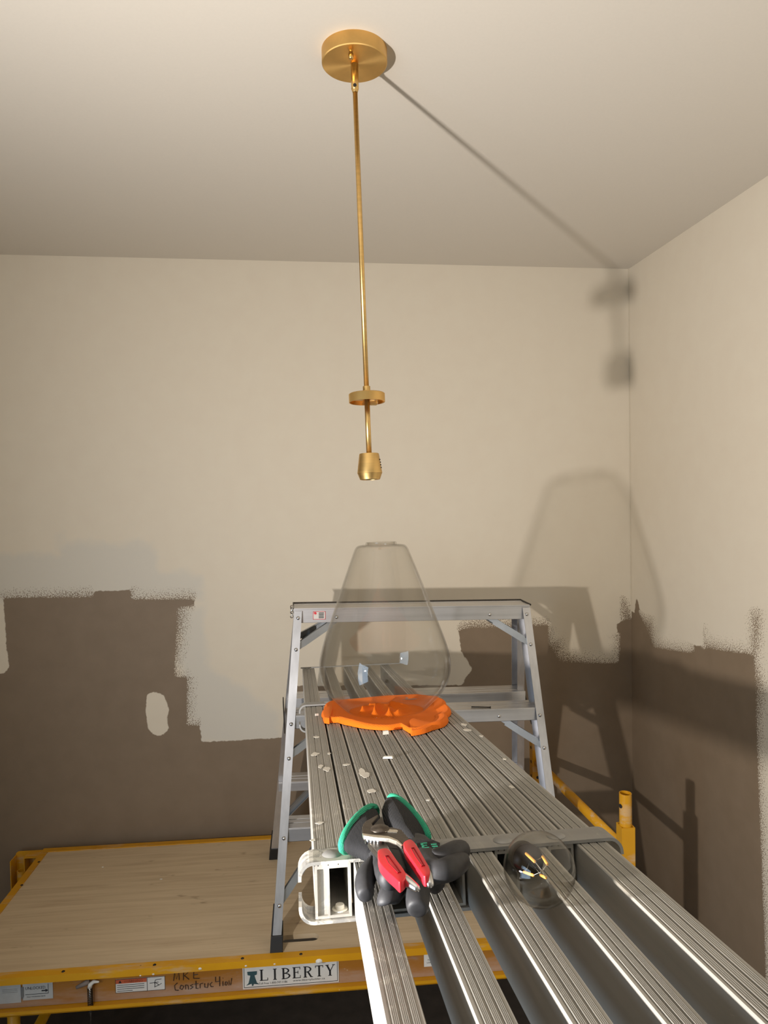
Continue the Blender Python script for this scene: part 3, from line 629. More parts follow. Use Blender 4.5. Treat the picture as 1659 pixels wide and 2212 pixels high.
# small sticker with red maple leaf on the cap
su, sz = -0.305, H0 - 0.036
st = MB().box((su, -D0 + .0014, sz), (su + .037, -D0 + .0026, sz + .024)).obj('sticker', M_label, cap); tag(st, 'small white sticker with red border and leaf')
b_ = MB(); e = .0012
for q in (((0, 0), (.037, e)), ((0, .024 - e), (.037, .024)), ((0, 0), (e, .024)), ((.037 - e, 0), (.037, .024))): b_.box((su + q[0][0], -D0 + .0009, sz + q[0][1]), (su + q[1][0], -D0 + .0015, sz + q[1][1]))
b_.obj('sticker_border', M_redink, st)
leaf = [(0, -.006), (.001, -.002), (.005, -.003), (.004, 0), (.007, .002), (.004, .003), (.003, .006), (.001, .004), (0, .008), (-.001, .004), (-.003, .006), (-.004, .003), (-.007, .002), (-.004, 0), (-.005, -.003), (-.001, -.002)]
MB().prism([(a * .8 * cos(.6) + b * .8 * sin(.6), -a * .8 * sin(.6) + b * .8 * cos(.6)) for a, b in leaf], lambda a, b, t: (su + .006 + a, -D0 + .0014 - .0007 * t, sz + .018 + b)).obj('leaf_mark', M_redink, st)
b_ = MB()
for k in range(4): b_.box((su + .017, -D0 + .0009, sz + .004 + k * .0046), (su + .032, -D0 + .0015, sz + .0065 + k * .0046))
b_.obj('sticker_print', M_ink, st)
# loose nail on the first step
v_ = fv(0.578)
nl = MB(); nl.tube([(0.165, v_ + .022, .5805), (0.220, v_ + .012, .5805)], .0017, 8); nl.tube([(0.220, v_ + .012, .5805), (0.2215, v_ + .0117, .5805)], .0036, 10)
me = nl.mesh('nail'); o = link('nail', me, M_dark, None, True); 
me.transform(LM); tag(o, 'loose dark nail lying on the ladder step right of the plank', 'nail')

# ------------------------------------------------------------------ extension plank (plank frame: x across, y along, z off its top)
PM = Matrix.Identity(4)
for i in range(3): PM[i][0] = (1, 0, 0)[i]; PM[i][1] = PD[i]; PM[i][2] = PN[i]; PM[i][3] = PO[i]
KS = 0.853
plank = empty('extension_plank', PM, 'long ribbed aluminium extension plank running from the camera onto the ladder step', 'plank')
C0 = 0.0108 * KS; edges = [C0 + b * KS for b in (0, .0455, .079, .1125, .1455, .1795, .2135, .2460, .2795, .3145, .356)]
HT = 0.060 * KS; S_BAR = 0.8425 * KS; S_END = 1.855 * KS; S_FAR = 2.56 * KS; S_NEAR = -0.9
def rail_mesh(c0, c1, s0, s1, divider=False):
    m = MB(); wdt = c1 - c0; t = 0.0026; hw = wdt - 0.0030; a0, a1 = c0 + 0.0015, c1 - 0.0015
    prof = [(a0, -0.0012), (a0 + 0.0008, -0.0002)]; x = a0 + 0.0030; k = 0; ng = 4 if wdt > 0.04 else 3
    gw = (a1 - a0 - 0.006) / ng
    for g_ in range(ng):
        xs_ = a0 + 0.003 + g_ * gw
        prof += [(xs_, -0.0003), (xs_ + 0.0003, -0.0016), (xs_ + 0.0013, -0.0016), (xs_ + 0.0016, 0.0)]
        nr = 4; pw = (gw - 0.0019) / nr
        for j in range(nr):
            q = xs_ + 0.0017 + j * pw
            prof += [(q + pw * 0.15, 0.0), (q + pw * 0.62, 0.0), (q + pw * 0.72, -0.0007), (q + pw * 0.95, -0.0007)]
    prof += [(a1 - 0.0030, -0.0003), (a1 - 0.0008, -0.0002), (a1, -0.0012)]
    poly = prof + [(a1, -0.0045), (a0, -0.0045)]
    m.prism(poly, lambda u, v, q: (u, s0 + (s1 - s0) * q, v))
    m.box((a0, s0, -HT), (a0 + t, s1, -0.0045)); m.box((a1 - t, s0, -HT), (a1, s1, -0.0045)); m.box((a0 + t, s0, -HT), (a1 - t, s1, -HT + t))
    if divider: m.box((a0 + t, s0 + 0.003, -HT + t), (a0 + 0.0125, s1, -0.0045)); m.box((a0 + 0.0125, s0, -HT + t), (a0 + 0.0145, s1, -0.0045))
    return m
for i in range(10):
    c0, c1 = edges[i], edges[i + 1]
    if i % 2 == 0: rail_mesh(c0, c1, S_BAR + 0.001, S_FAR, i == 0).obj('rail', M_rail, plank)
    else: rail_mesh(c0, c1, S_NEAR, S_END, False).obj('rail', M_rail, plank)
# strap brackets wrapping round both sides
def strap(s0, s1, xl, xr, name, top=0.0006, full=True):
    t = 0.0032; r = 0.0120; zb = -HT - 0.0006
    # cross-section path (x,z) of the upper strap: left drop, left bend, top, right bend, right drop
    def path(off):
        R = r + off
        Rr_ = [(xr - r + R * sin(a), top - r + R * cos(a)) for a in np.linspace(0, pi / 2, 7)] + [(xr + off, -0.014)]
        L = [(xl - off, -0.014)] + [(xl + r - R * cos(a), top - r + R * sin(a)) for a in np.linspace(0, pi / 2, 7)]
        return L + Rr_
    poly = path(t) + path(0)[::-1]
    m = MB(); n = len(path(t))
    A_, B_ = path(t), path(0)
    for i in range(n - 1):
        q = [A_[i], A_[i + 1], B_[i + 1], B_[i]]
        m.hexa([(x, s0, z) for x, z in q], [(x, s1, z) for x, z in q])
    o = m.obj(name, M_bar, plank)
    m = MB()
    def pathb(off):
        R = r + off
        return [(xl - off, -0.037)] + [(xl + r - R * cos(a), zb + r - R * sin(a)) for a in np.linspace(0, pi / 2, 7)] + [(xr - r + R * sin(a), zb + r - R * cos(a)) for a in np.linspace(0, pi / 2, 7)] + [(xr + off, -0.037)]
    A_, B_ = pathb(t), pathb(0)
    for i in range(n - 1):
        q = [A_[i], A_[i + 1], B_[i + 1], B_[i]]
        m.hexa([(x, s0, z) for x, z in q], [(x, s1, z) for x, z in q])
    m.obj('lower_strap', M_bar, o)
    return o
sb = strap(S_BAR - 0.002, S_BAR + 0.036 * KS, -0.0021, 0.3815 * KS, 'upper_strap')
tag(sb, 'riveted strap across the near end, white with paint at its left')
sb2 = strap(S_END - 0.026, S_END + 0.005, -0.0021 + .003, 0.372 * KS, 'upper_strap', 0.0008)
rv2 = MB().lathe([(0, .0030), (.0045, .0028), (.0080, .0018), (.0100, 0.0)], 22).mesh('strap_rivet'); rv2.materials.append(M_bar)
for p in rv2.polygons: p.use_smooth = True
for i in (0, 2, 4, 6, 8): place('strap_rivet', rv2, sb, ((edges[i] + edges[i + 1]) / 2, S_BAR + 0.014, 0.0040))
for i in (1, 3, 5, 7, 9): place('strap_rivet', rv2, sb2, ((edges[i] + edges[i + 1]) / 2, S_END - 0.012, 0.0042))
# thin far end stop
MB().box((C0 - 0.004, S_FAR - 0.004, 0.0004), (edges[-1] + 0.004, S_FAR + 0.003, 0.0034)).obj('end_strip', M_bar, plank)
MB().lathe([(0, .006), (.0065, .006), (.0075, .0045), (.0075, .0012), (.0125, .001), (.0128, 0)], 20, lambda q: (q[0] * .62 + C0 + .026, q[1] * .62 + S_BAR + .012, q[2] * .8 - HT + .0028)).obj('bolt_head', simple('painted_bolt', srgb(228, 222, 208), .6), plank)
# plaster splats stuck on the ribs
def blob(cx, cy, rx, ry, seed, h=0.0007):
    r_ = np.random.RandomState(seed); n = 22; rad = 1 + 0.30 * np.convolve(r_.randn(n + 4), [.3, .4, .3], 'same')[:n]
    return [(cx + rx * rad[k] * cos(2 * pi * k / n), cy + ry * rad[k] * sin(2 * pi * k / n)) for k in range(n)]
for k, (x, y, rx, ry) in enumerate(((681, 1629, 11, 6), (706, 1661, 11, 7), (692, 1656, 8, 5), (684, 1592, 8, 3), (748, 1652, 11, 3), (787, 1672, 15, 12), (803, 1708, 12, 6), (711, 1628, 5, 3), (1002, 1565, 9, 4), (1010, 1577, 11, 4), (1090, 1640, 6, 2), (1040, 1590, 6, 3), (925, 1728, 6, 3), (1105, 1700, 8, 5), (676, 1816, 8, 4), (690, 1778, 12, 3))):
    a = on_plank(x, y); b = on_plank(x + rx * .7, y); c_ = on_plank(x, y - ry * .7)
    MB().prism(blob(a[0], a[1], abs(b[0] - a[0]), abs(c_[1] - a[1]), k + 3), lambda u, v, t: (u, v, 0.0001 + 0.0003 * t)).obj('plaster_splat', M_chip, plank)
def chip(x, y, a_, b_, h, rot, label):
    p = on_plank(x, y); m = MB(); c_, s_ = cos(rot), sin(rot)
    poly = [(-a_, -b_), (a_ * .8, -b_), (a_, b_ * .3), (a_ * .5, b_), (-a_ * .7, b_ * .8)]
    m.prism([(u * c_ - v * s_, u * s_ + v * c_) for u, v in poly], lambda u, v, t: tuple(PM @ Vector((p[0] + u * (1 - .15 * t), p[1] + v * (1 - .15 * t), 0.0003 + h * t))))
    tag(m.obj('plaster_chip', M_chip), label, 'chip')
chip(833, 1586, .0062, .004, .006, .2, 'white plaster chip touching the front edge of the orange cloth')
chip(839, 1638, .0085, .0036, .003, -.2, 'flat white plaster chip on the plank between the orange cloth and the gloves')
chip(684, 1546, .004, .003, .004, .5, 'small white plaster chip left of the orange cloth')

# ------------------------------------------------------------------ orange cloth under the glass
KC = 935.0
gb = on_plank(835, 1540)
GC, GS = gb[0], gb[1]
outl = [(697, 1552), (700, 1538), (715, 1522), (760, 1517), (820, 1514), (860, 1512), (905, 1508), (945, 1512), (962, 1530), (966, 1552), (958, 1572), (930, 1580), (905, 1588), (886, 1587), (872, 1575), (840, 1579), (800, 1577), (760, 1570), (730, 1562), (712, 1563)]
loc = [np.array(on_plank(x, y)[:2]) for x, y in outl]; cc = np.array([GC, GS])
ang = np.array([atan2((q - cc)[1], (q - cc)[0]) for q in loc]); rad = np.array([np.linalg.norm(q - cc) for q in loc]); od = np.argsort(ang); ang, rad = ang[od], rad[od]
na, nr = 220, 70; vs = []; fs = []
GR = 0.050
for j in range(nr + 1):
    for k in range(na):
        a = -pi + 2 * pi * k / na; R = np.interp(a, np.concatenate([ang - 2 * pi, ang, ang + 2 * pi]), np.tile(rad, 3))
        t = j / nr
        if t < 0.9: rr_ = R * t / 0.9 * 0.94; th = 0
        else: rr_ = R * (0.94 + 0.06 * sin((t - .9) / .1 * pi * .5) )
        x, y = rr_ * cos(a), rr_ * sin(a)
        z = 0.0022 + 0.0016 * (1 + sin(5 * a + 8 * t)) * t
        if t > 0.76 and t < 0.9: z += 0.0062 * sin((t - .76) / .14 * pi / 2) ** 2
        if t >= 0.9: z = (0.0084 + 0.0016 * (1 + sin(5 * a + 8 * t))) * max(0.0, cos((t - .9) / .1 * pi * .5)) + 0.0006
        # folds: bulging up inside the open glass, low under its rim
        q = math.hypot(x, y); ins_ = 1 / (1 + math.exp((q - 0.062) / 0.004))
        for fx_, fy_, ex_, ey_, hh, wd_ in ((-.030, -.048, -.004, .02, .030, .0060), (-.002, -.055, .012, .0, .022, .0050), (.016, -.052, .045, -.015, .016, .006), (-.050, -.01, -.015, .03, .018, .0055), (.012, .02, .048, .03, .018, .006), (-.03, .035, .01, .05, .014, .006)):
            p0, p1 = np.array((fx_, fy_)), np.array((ex_, ey_)); v_ = np.array((x, y)); e_ = p1 - p0; tt = np.clip((v_ - p0) @ e_ / (e_ @ e_), 0, 1); dd = np.linalg.norm(v_ - p0 - tt * e_)
            z += hh * math.exp(-dd / wd_) * (1 - 0.6 * tt) * ins_
        z += 0.0012 * sin(60 * x + 3) * cos(75 * y) * ins_
        if t < 0.76: z = z * (ins_ + (1 - ins_) * 0.45)
        vs.append((GC + x, GS + y, max(z, 0.0008)))
for j in range(nr):
    for k in range(na): fs.append((j * na + k, j * na + (k + 1) % na, (j + 1) * na + (k + 1) % na, (j + 1) * na + k))
m = MB(); m.add([tuple(PM @ Vector(v)) for v in vs], fs)
# turned up hem corner at the front right and a folded corner at the left
cl = m.mesh('cloth'); cloth = link('cleaning_cloth', cl, M_cloth, None, True)
tag(cloth, 'bright orange ribbed cleaning cloth spread on the plank beneath the glass shade', 'cloth')
def flap(pts, h0, h1, parent):
    lo = [on_plank(x, y) for x, y in pts]; m = MB()
    c_ = np.mean([q[:2] for q in lo], 0)
    n = len(lo); vv = [tuple(PM @ Vector((q[0], q[1], h0))) for q in lo] + [tuple(PM @ Vector(((q[0] * .88 + c_[0] * .12), (q[1] * .88 + c_[1] * .12), h1))) for q in lo] + [tuple(PM @ Vector((c_[0], c_[1], h1 * 1.1)))]
    ff = [tuple(range(n))[::-1]] + [(i, (i + 1) % n, n + (i + 1) % n, n + i) for i in range(n)] + [(n + i, n + (i + 1) % n, 2 * n) for i in range(n)]
    m.add(vv, ff); o = m.obj('folded_corner', M_cloth, parent, False, 0.001)
    b = o.modifiers.new('ss', 'SUBSURF'); b.levels = 2; b.render_levels = 2
    for p in o.data.polygons: p.use_smooth = True
flap([(878, 1566), (892, 1560), (915, 1566), (948, 1572), (930, 1583), (905, 1590), (888, 1592)], 0.001, 0.0095, cloth)
flap([(695, 1552), (700, 1536), (716, 1524), (722, 1535), (716, 1556), (712, 1566), (700, 1564)], 0.001, 0.011, cloth)

# ------------------------------------------------------------------ big clear glass shade
gz = -0.0060
prof = [(0.0885, 0.0125), (0.0905, 0.0133), (0.0935, 0.0150), (0.1000, 0.0200), (0.111, 0.030), (0.127, 0.046), (0.140, 0.062), (0.149, 0.080), (0.1545, 0.098), (0.1565, 0.116), (0.1562, 0.132), (0.153, 0.150), (0.1485, 0.168),
        (0.143, 0.186), (0.137, 0.205), (0.129, 0.228), (0.120, 0.254), (0.111, 0.280), (0.100, 0.312), (0.088, 0.346), (0.078, 0.374), (0.0685, 0.400), (0.0645, 0.410), (0.060, 0.4165), (0.054, 0.4195), (0.046, 0.4205), (0.037, 0.4205), (0.0345, 0.4225), (0.0345, 0.4260)]
def smooth_prof(pr, n):
    P_ = np.array(pr); out = [P_[0]]
    for i in range(len(P_) - 1):
        p0, p1, p2, p3 = P_[max(i - 1, 0)], P_[i], P_[i + 1], P_[min(i + 2, len(P_) - 1)]
        for t in np.linspace(0, 1, n + 1)[1:]: out.append(0.5 * ((2 * p1) + (-p0 + p2) * t + (2 * p0 - 5 * p1 + 4 * p2 - p3) * t * t + (-p0 + 3 * p1 - 3 * p2 + p3) * t ** 3))
    return [(max(0.0, a), b) for a, b in out]
prof = [(a, b if b < 0.116 else 0.116 + (b - 0.116) * 0.955) for a, b in prof]
pr = smooth_prof(prof, 2)
def inset(pr, t):
    P_ = np.array(pr); out = []
    for i in range(len(P_)):
        d = P_[min(i + 1, len(P_) - 1)] - P_[max(i - 1, 0)]; d /= np.linalg.norm(d); q = P_[i] + np.array([-d[1], d[0]]) * t; out.append((max(0.0, q[0]), q[1]))
    return out
SZ = 0.853
GM = PM @ Matrix.Translation((GC, GS, gz)) @ Matrix.Scale(SZ, 4)
full = pr + inset(pr, 0.0024)[::-1]
gl = empty('glass_shade', GM, 'large clear glass pear-shaped lamp shade standing open end up on the orange cloth', 'lamp shade')
o = MB().lathe(full, 128, None, True).obj('glass_bowl', M_glass, gl, True)
MB().lathe([(a, 0.116 + (b - 0.116) * 0.955) for a, b in [(0.0350, 0.4190), (0.0375, 0.4195), (0.0382, 0.4225), (0.0375, 0.4265), (0.0350, 0.4272), (0.0330, 0.4262), (0.0326, 0.4225), (0.0330, 0.4195)]], 64, None, True).obj('neck_lip', M_glass, gl, True)

# ------------------------------------------------------------------ globe bulb lying on the near rails
RB = 0.0302
bc = at_plane(1165, 1877, PO + PN * 0.0286, PN)
q = PM.inverted() @ Vector(bc)
vw = (bc - CAM) / np.linalg.norm(bc - CAM); ax_l = (PM.inverted().to_3x3() @ Vector(vw * 0.955 - CR * 0.23 + CU * 0.18)).normalized()                    # towards its base: away from the camera and to the left
qt = Vector((0, 0, -1)).rotation_difference(ax_l)
BM_ = Matrix.Translation(q) @ qt.to_matrix().to_4x4()
bulb = empty('light_bulb', PM @ BM_, 'clear globe filament light bulb lying on the open rails right of the gloves', 'light bulb')
pb = [(0.0, RB)] + [(RB * sin(a), RB * cos(a)) for a in np.linspace(0.1, 2.40, 22)] + [(0.0165, -0.0285), (0.0145, -0.0335), (0.0132, -0.0400)]
MB().lathe([(max(0.0002, a), b) for a, b in pb] + [(max(0.0002, a - .0006 if i else .0002), b - (.0006 if b > .02 else 0)) for i, (a, b) in reversed(list(enumerate(pb)))], 72).obj('glass_globe', M_bulbglass, bulb, True)
MB().lathe([(0.0, -0.066), (0.004, -0.066), (0.006, -0.063)] + [(0.0126 + 0.0007 * (k % 2), -0.061 + k * 0.0025) for k in range(9)] + [(0.0140, -0.040), (0.0135, -0.0365), (0.0, -0.0365)], 30).obj('screw_base', M_darkplastic, bulb, True)
MB().lathe([(0.0, -0.006), (0.0022, -0.0065), (0.003, -0.012), (0.0035, -0.026), (0.009, -0.036), (0.0125, -0.041), (0.0, -0.041)], 24).obj('glass_stem', M_bulbglass, bulb, True)
for k in range(4):
    a = k * pi / 2 + 0.5; p0 = Vector((0.0075 * cos(a), 0.0075 * sin(a), 0.003)); p1 = Vector((0.0105 * cos(a), 0.0105 * sin(a), -0.0195))
    MB().tube([p1, p0], 0.00125, 8).obj('filament', M_fil, bulb, True)
wr = MB()
for k in range(4):
    a = k * pi / 2 + 0.5; wr.tube([(0.0075 * cos(a), 0.0075 * sin(a), 0.003), (0.001 * cos(a), 0.001 * sin(a), 0.008), (0, 0, -0.006)], 0.0003, 5); wr.tube([(0.0105 * cos(a), 0.0105 * sin(a), -0.0195), (0.006 * cos(a), 0.006 * sin(a), -0.022), (0.002 * cos(a), 0.002 * sin(a), -0.03)], 0.0003, 5)
wr.obj('support_wire', M_steel, bulb)

# ------------------------------------------------------------------ gloves and pliers
def pk(x, y, wz): return Vector(on_plank(x, y, wz * Q))
def skin_obj(name, nodes, links, mat, parent, sub=2):
    me = bpy.data.meshes.new(name); me.from_pydata([tuple(n[0]) for n in nodes], links, []); me.update()
    o = bpy.data.objects.new(name, me); COL.objects.link(o); sk = o.modifiers.new('skin', 'SKIN'); sk.use_smooth_shade = True
    for i, n in enumerate(nodes):
        r = n[1]; r = r if isinstance(r, tuple) else (r, r); r = (r[0] * Q, r[1] * Q); me.skin_vertices[0].data[i].radius = r; me.skin_vertices[0].data[i].use_root = (i == 0)
    ss = o.modifiers.new('sub', 'SUBSURF'); ss.levels = sub; ss.render_levels = sub
    bpy.context.view_layer.update()
    ev = o.evaluated_get(bpy.context.evaluated_depsgraph_get()); m2 = bpy.data.meshes.new_from_object(ev); bpy.data.objects.remove(o)
    for p in m2.polygons: p.use_smooth = True
    m2.materials.clear(); return link(name, m2, mat, parent)
def chain(nodes, links, root, pts):
    prev = root
    for x, y, z, r in pts:
        nodes.append((pk(x, y, z), r)); links.append((prev, len(nodes) - 1)); prev = len(nodes) - 1
def cuff(parent, rings, mat_rim=M_green, rim=0.0038):
    """rings: list of (centre pixel x, y, w, half width vector px, half thickness m); first ring is the opening"""
    n = 40; R = []
    for x, y, wz, (hx, hy), th in rings:
        c = pk(x, y, wz); e = pk(x + hx, y + hy, wz) - c
        R.append([c + e * cos(2 * pi * k / n) + Vector((0, 0, 1)) * th * Q * sin(2 * pi * k / n) for k in range(n)])
    m = MB(); vs = [v for r in R for v in r]; fs = []
    for i in range(len(R) - 1):
        for k in range(n): fs.append((i * n + k, i * n + (k + 1) % n, (i + 1) * n + (k + 1) % n, (i + 1) * n + k))
    m.add(vs, fs); o = m.obj('cuff', M_knit, parent, True)
    so = o.modifiers.new('solid', 'SOLIDIFY'); so.thickness = 0.0016; so.offset = -1
    m = MB(); m.tube(R[0] + [R[0][0], R[0][1]], rim, 8, cap=False); m.obj('cuff_edge', mat_rim, parent, True)
    return o
# left glove: cuff opening faces left
g1 = empty('work_glove', PM, 'black coated work glove with its green-edged ribbed cuff opening to the left, under the pliers', 'glove', 'gloves under the pliers')
nodes = [(pk(838, 1850, .020), (.022, .016))]; links = []
chain(nodes, links, 0, [(812, 1828, .020, (.025, .017))])
chain(nodes, links, 0, [(845, 1880, .022, (.026, .017))])
chain(nodes, links, 2, [(812, 1868, .020, .0125), (794, 1884, .018, .0125), (786, 1908, .016, .0115), (789, 1930, .011, .0100), (791, 1938, .010, .008)])
chain(nodes, links, 2, [(848, 1896, .034, .0120), (836, 1899, .036, .0118), (824, 1899, .032, .0100)])
chain(nodes, links, 2, [(856, 1915, .022, .0125), (842, 1934, .018, .0130), (834, 1950, .014, .0110), (836, 1955, .012, .009)])
skin_obj('hand_part', nodes, links, M_nitrile, g1)
cuff(g1, [(778, 1788, .024, (-40, 40), .016), (786, 1797, .024, (-37, 37), .018), (798, 1808, .023, (-31, 31), .018), (812, 1824, .022, (-25, 25), .016), (830, 1842, .022, (-20, 20), .012)])
# right glove: cuff edge up and to the right
g2 = empty('work_glove', PM, 'black coated work glove with cuff pointing to the ladder and fingers curled right', 'glove', 'gloves under the pliers')
nodes = [(pk(898, 1850, .026), (.024, .015))]; links = []
chain(nodes, links, 0, [(884, 1815, .024, (.026, .014))])
chain(nodes, links, 0, [(912, 1880, .024, (.022, .015))])
chain(nodes, links, 2, [(938, 1862, .034, .0130), (962, 1850, .040, .0120), (985, 1838, .038, .0120), (1001, 1836, .030, .0110)])
chain(nodes, links, 2, [(940, 1884, .032, .0125), (962, 1882, .034, .0130), (984, 1868, .032, .0130), (1000, 1856, .026, .0105)])
chain(nodes, links, 2, [(932, 1898, .020, .0125), (948, 1908, .015, .0125), (956, 1914, .012, .0100)])
chain(nodes, links, 2, [(906, 1912, .022, .0135), (902, 1940, .018, .0130), (902, 1960, .014, .0120), (903, 1970, .012, .010)])
skin_obj('hand_part', nodes, links, M_nitrile, g2)
cuff(g2, [(880, 1764, .024, (44, 44), .013), (869, 1769, .026, (43, 42), .017), (862, 1784, .027, (42, 34), .019), (866, 1806, .027, (38, 24), .018), (884, 1836, .026, (30, 10), .014)])
m = MB(); m.prism([(0, 0), (.021, -.006), (.026, .010), (.020, .020), (.006, .021), (-.001, .012)], lambda a, b, t: tuple(pk(898, 1838, .0415) + Vector((a - .002, b, .0016 * t))))
tgl = m.obj('size_tab', M_knit, g2); tag(tgl, 'black tab with green print')
m = MB()
for a, b, c_, d_ in ((.001, .006, .004, .015), (.008, .004, .010, .016), (.008, .014, .014, .016), (.008, .009, .013, .0105), (.008, .004, .014, .0055), (.017, .000, .021, .002), (.017, .005, .022, .007), (.017, .010, .022, .012)):
    v0 = pk(898, 1838, .0432) + Vector((a - .001, b, 0)); m.box(tuple(v0), tuple(v0 + Vector((c_ - a, d_ - b, .0005))))
m.obj('green_print', M_green, tgl)

pliers = empty('slip_joint_pliers', PM, 'slip-joint pliers with red grips and steel tips lying across the black gloves', 'pliers')
def zpx(pts): return [(620 + a / 3.7705, 1680 + b / 3.7705) for a, b in pts]
def chaikin(P_, n):
    for _ in range(n):
        out = []
        for i in range(len(P_)):
            a, b = P_[i], P_[(i + 1) % len(P_)]
            out += [(a[0] * .75 + b[0] * .25, a[1] * .75 + b[1] * .25), (a[0] * .25 + b[0] * .75, a[1] * .25 + b[1] * .75)]
        P_ = out
    return P_
def plate(name, pts, wz, th, mat, parent, bevel=0.0008, rnd=0):
    pts = chaikin(pts, rnd)
    L = [pk(x, y, wz) for x, y in zpx(pts)]; L = [(v.x, v.y) for v in L]
    return MB().prism(L, lambda u, v, t: (u, v, (wz + th * (t - 1)) * Q)).obj(name, mat, parent, False, bevel)
WZ = 0.060
plate('lower_jaw_handle', [(645, 480), (700, 470), (790, 478), (825, 560), (860, 620), (930, 720), (980, 800), (950, 830), (880, 760), (790, 680), (735, 610), (690, 560), (660, 520)], WZ - .006, .0065, M_plier, pliers)
jw = plate('upper_jaw_handle', [(610, 400), (612, 440), (622, 462), (700, 470), (830, 482), (895, 505), (940, 545), (1000, 640), (1080, 740), (1120, 800), (1160, 780), (1120, 700), (1050, 590), (1000, 500), (930, 420), (860, 402), (800, 400), (785, 380), (735, 372), (700, 385), (690, 372), (745, 305), (735, 300), (690, 325), (640, 352), (620, 375)], WZ, .0065, M_plier, pliers)
plate('jaw_tip', [(700, 388), (772, 310), (780, 330), (795, 370), (800, 395), (770, 400), (735, 398)], WZ - .0002, .011, M_dark, pliers)
plate('ground_edge', [(612, 448), (622, 470), (700, 482), (830, 494), (890, 515), (930, 548), (945, 545), (900, 503), (830, 474), (700, 462), (626, 452)], WZ + .0006, .004, M_plierbright, jw, 0.0005)
plate('adjustment_slot', [(810, 425), (830, 418), (895, 424), (905, 433), (895, 445), (820, 440)], WZ + .0006, .002, M_plierbright, jw, 0)
pv = pk(*zpx([(757, 420)])[0], WZ)
MB().lathe([(0, .0032), (.006, .0028), (.0085, .0012), (.009, 0), (.009, -.008), (0, -.008)], 24, lambda q: (q[0] + pv.x, q[1] + pv.y, q[2] + pv.z)).obj('pivot_bolt', M_plier, pliers, True)
m = MB()
for k in range(4):
    v = pk(*zpx([(672 + k * 28, 492 + k * 3)])[0], WZ - .004); m.lathe([(.0042, -.004), (.0045, .0015), (.0028, .0018), (.0028, -.004)], 14, lambda q: (q[0] + v.x, q[1] + v.y, q[2] + v.z), True)
m.obj('groove_teeth', M_steel, pliers, True)
def grip(pts, wz, groove):
    o = plate('grip', pts, wz, .0095, M_red, pliers, 0.0034, 2); o.modifiers['bevel'].segments = 4
    for p in o.data.polygons: p.use_smooth = True
    m = MB(); L = [pk(x, y, wz + .0003) for x, y in zpx(groove)]; m.tube(L + [L[0]], 0.0006, 6, cap=False); m.obj('embossed_line', simple('dark_red_line', srgb(150, 16, 30), .4), o)
    return o
grip([(738, 600), (745, 585), (775, 574), (820, 572), (850, 605), (900, 680), (945, 735), (970, 785), (962, 815), (930, 845), (912, 850), (880, 815), (810, 755), (755, 690), (740, 640)], WZ + .001, [(800, 640), (830, 635), (900, 730), (925, 770), (905, 775), (830, 700)])
grip([(944, 535), (958, 515), (1000, 497), (1025, 508), (1060, 550), (1110, 640), (1165, 735), (1165, 775), (1140, 800), (1110, 800), (1080, 755), (1020, 670), (958, 580)], WZ + .005, [(1010, 575), (1035, 570), (1090, 660), (1120, 715), (1100, 720), (1050, 650)])
def tip(pts, wz): m = MB(); m.tube([pk(x, y, z) for (x, y), z in zip(zpx([p[:2] for p in pts]), [p[2] for p in pts])], [p[3] * Q for p in pts], 14); m.obj('steel_tip', M_steel, pliers, True)
tip([(930, 800, WZ - .004, .0048), (985, 850, WZ - .004, .0048), (1030, 882, WZ - .005, .0040), (1058, 900, WZ - .006, .0034), (1068, 910, WZ - .006, .0022)], 0)
tip([(1132, 750, WZ - .001, .0050), (1145, 805, WZ - .001, .0048), (1158, 845, WZ - .002, .0040), (1165, 868, WZ - .003, .0036), (1168, 878, WZ - .003, .0022)], 0)

# ------------------------------------------------------------------ brass pendant
pc = Vector((0.129, 1.346, ZC))
pend = empty('pendant_light', Matrix.Translation(pc), 'brushed brass ceiling pendant with a round canopy, long rod and bare socket', 'pendant light')
RC = 0.0618
MB().lathe([(0.0, -0.0255), (RC - 0.0015, -0.0255), (RC, -0.0240), (RC, 0.0), (0.0, 0.0)], 96).obj('canopy', M_brass2, pend, True).modifiers.new('e', 'EDGE_SPLIT').split_angle = radians(35)
p = at_plane(758, 116, (0, 0, ZC - 0.030), (0, 0, 1)); kx, ky = p[0] - pc.x, p[1] - pc.y
MB().lathe([(0.0, -0.040), (0.0040, -0.0395), (0.0046, -0.0365), (0.0046, -0.0300), (0.0036, -0.0298), (0.0036, -0.0255)], 24, lambda q: (q[0] + kx, q[1] + ky, q[2])).obj('canopy_screw', M_brass, pend, True)
DD = Vector((0.0142, -0.0551, -0.9984)).normalized()
p0 = Vector((0, 0, -0.0255)); sw = Vector((0.1286 - pc.x, 1.3393 - pc.y, 2.5215 - pc.z))
MB().lathe([(0.0, 0.0), (0.0072, 0.0), (0.0072, -0.046), (0.0060, -0.0485), (0.0045, -0.0485)], 28, lambda q: (q[0], q[1], q[2] - 0.0255)).obj('swivel_sleeve', M_brass, pend, True)
hs = MB().lathe([(0, .0006), (.0032, .0004), (.0034, -.0004)], 16).mesh('slot'); hs.materials.append(M_ink); place('sleeve_hole', hs, pend, (-0.0008, -0.0074, -0.068), (pi / 2, 0, 0))
sw = Vector((0.0, 0.0, -0.0725))
def along(t): return sw + DD * t
rot = Vector((0, 0, -1)).rotation_difference(DD).to_matrix()
def fr_at(t): c_ = along(t); return lambda q: tuple(c_ + rot @ Vector(q))
MB().lathe([(0, .006), (.0062, .004), (.0066, 0), (.0052, -.005), (.0048, -.006)], 24, fr_at(0)).obj('swivel_ball', M_brass, pend, True)
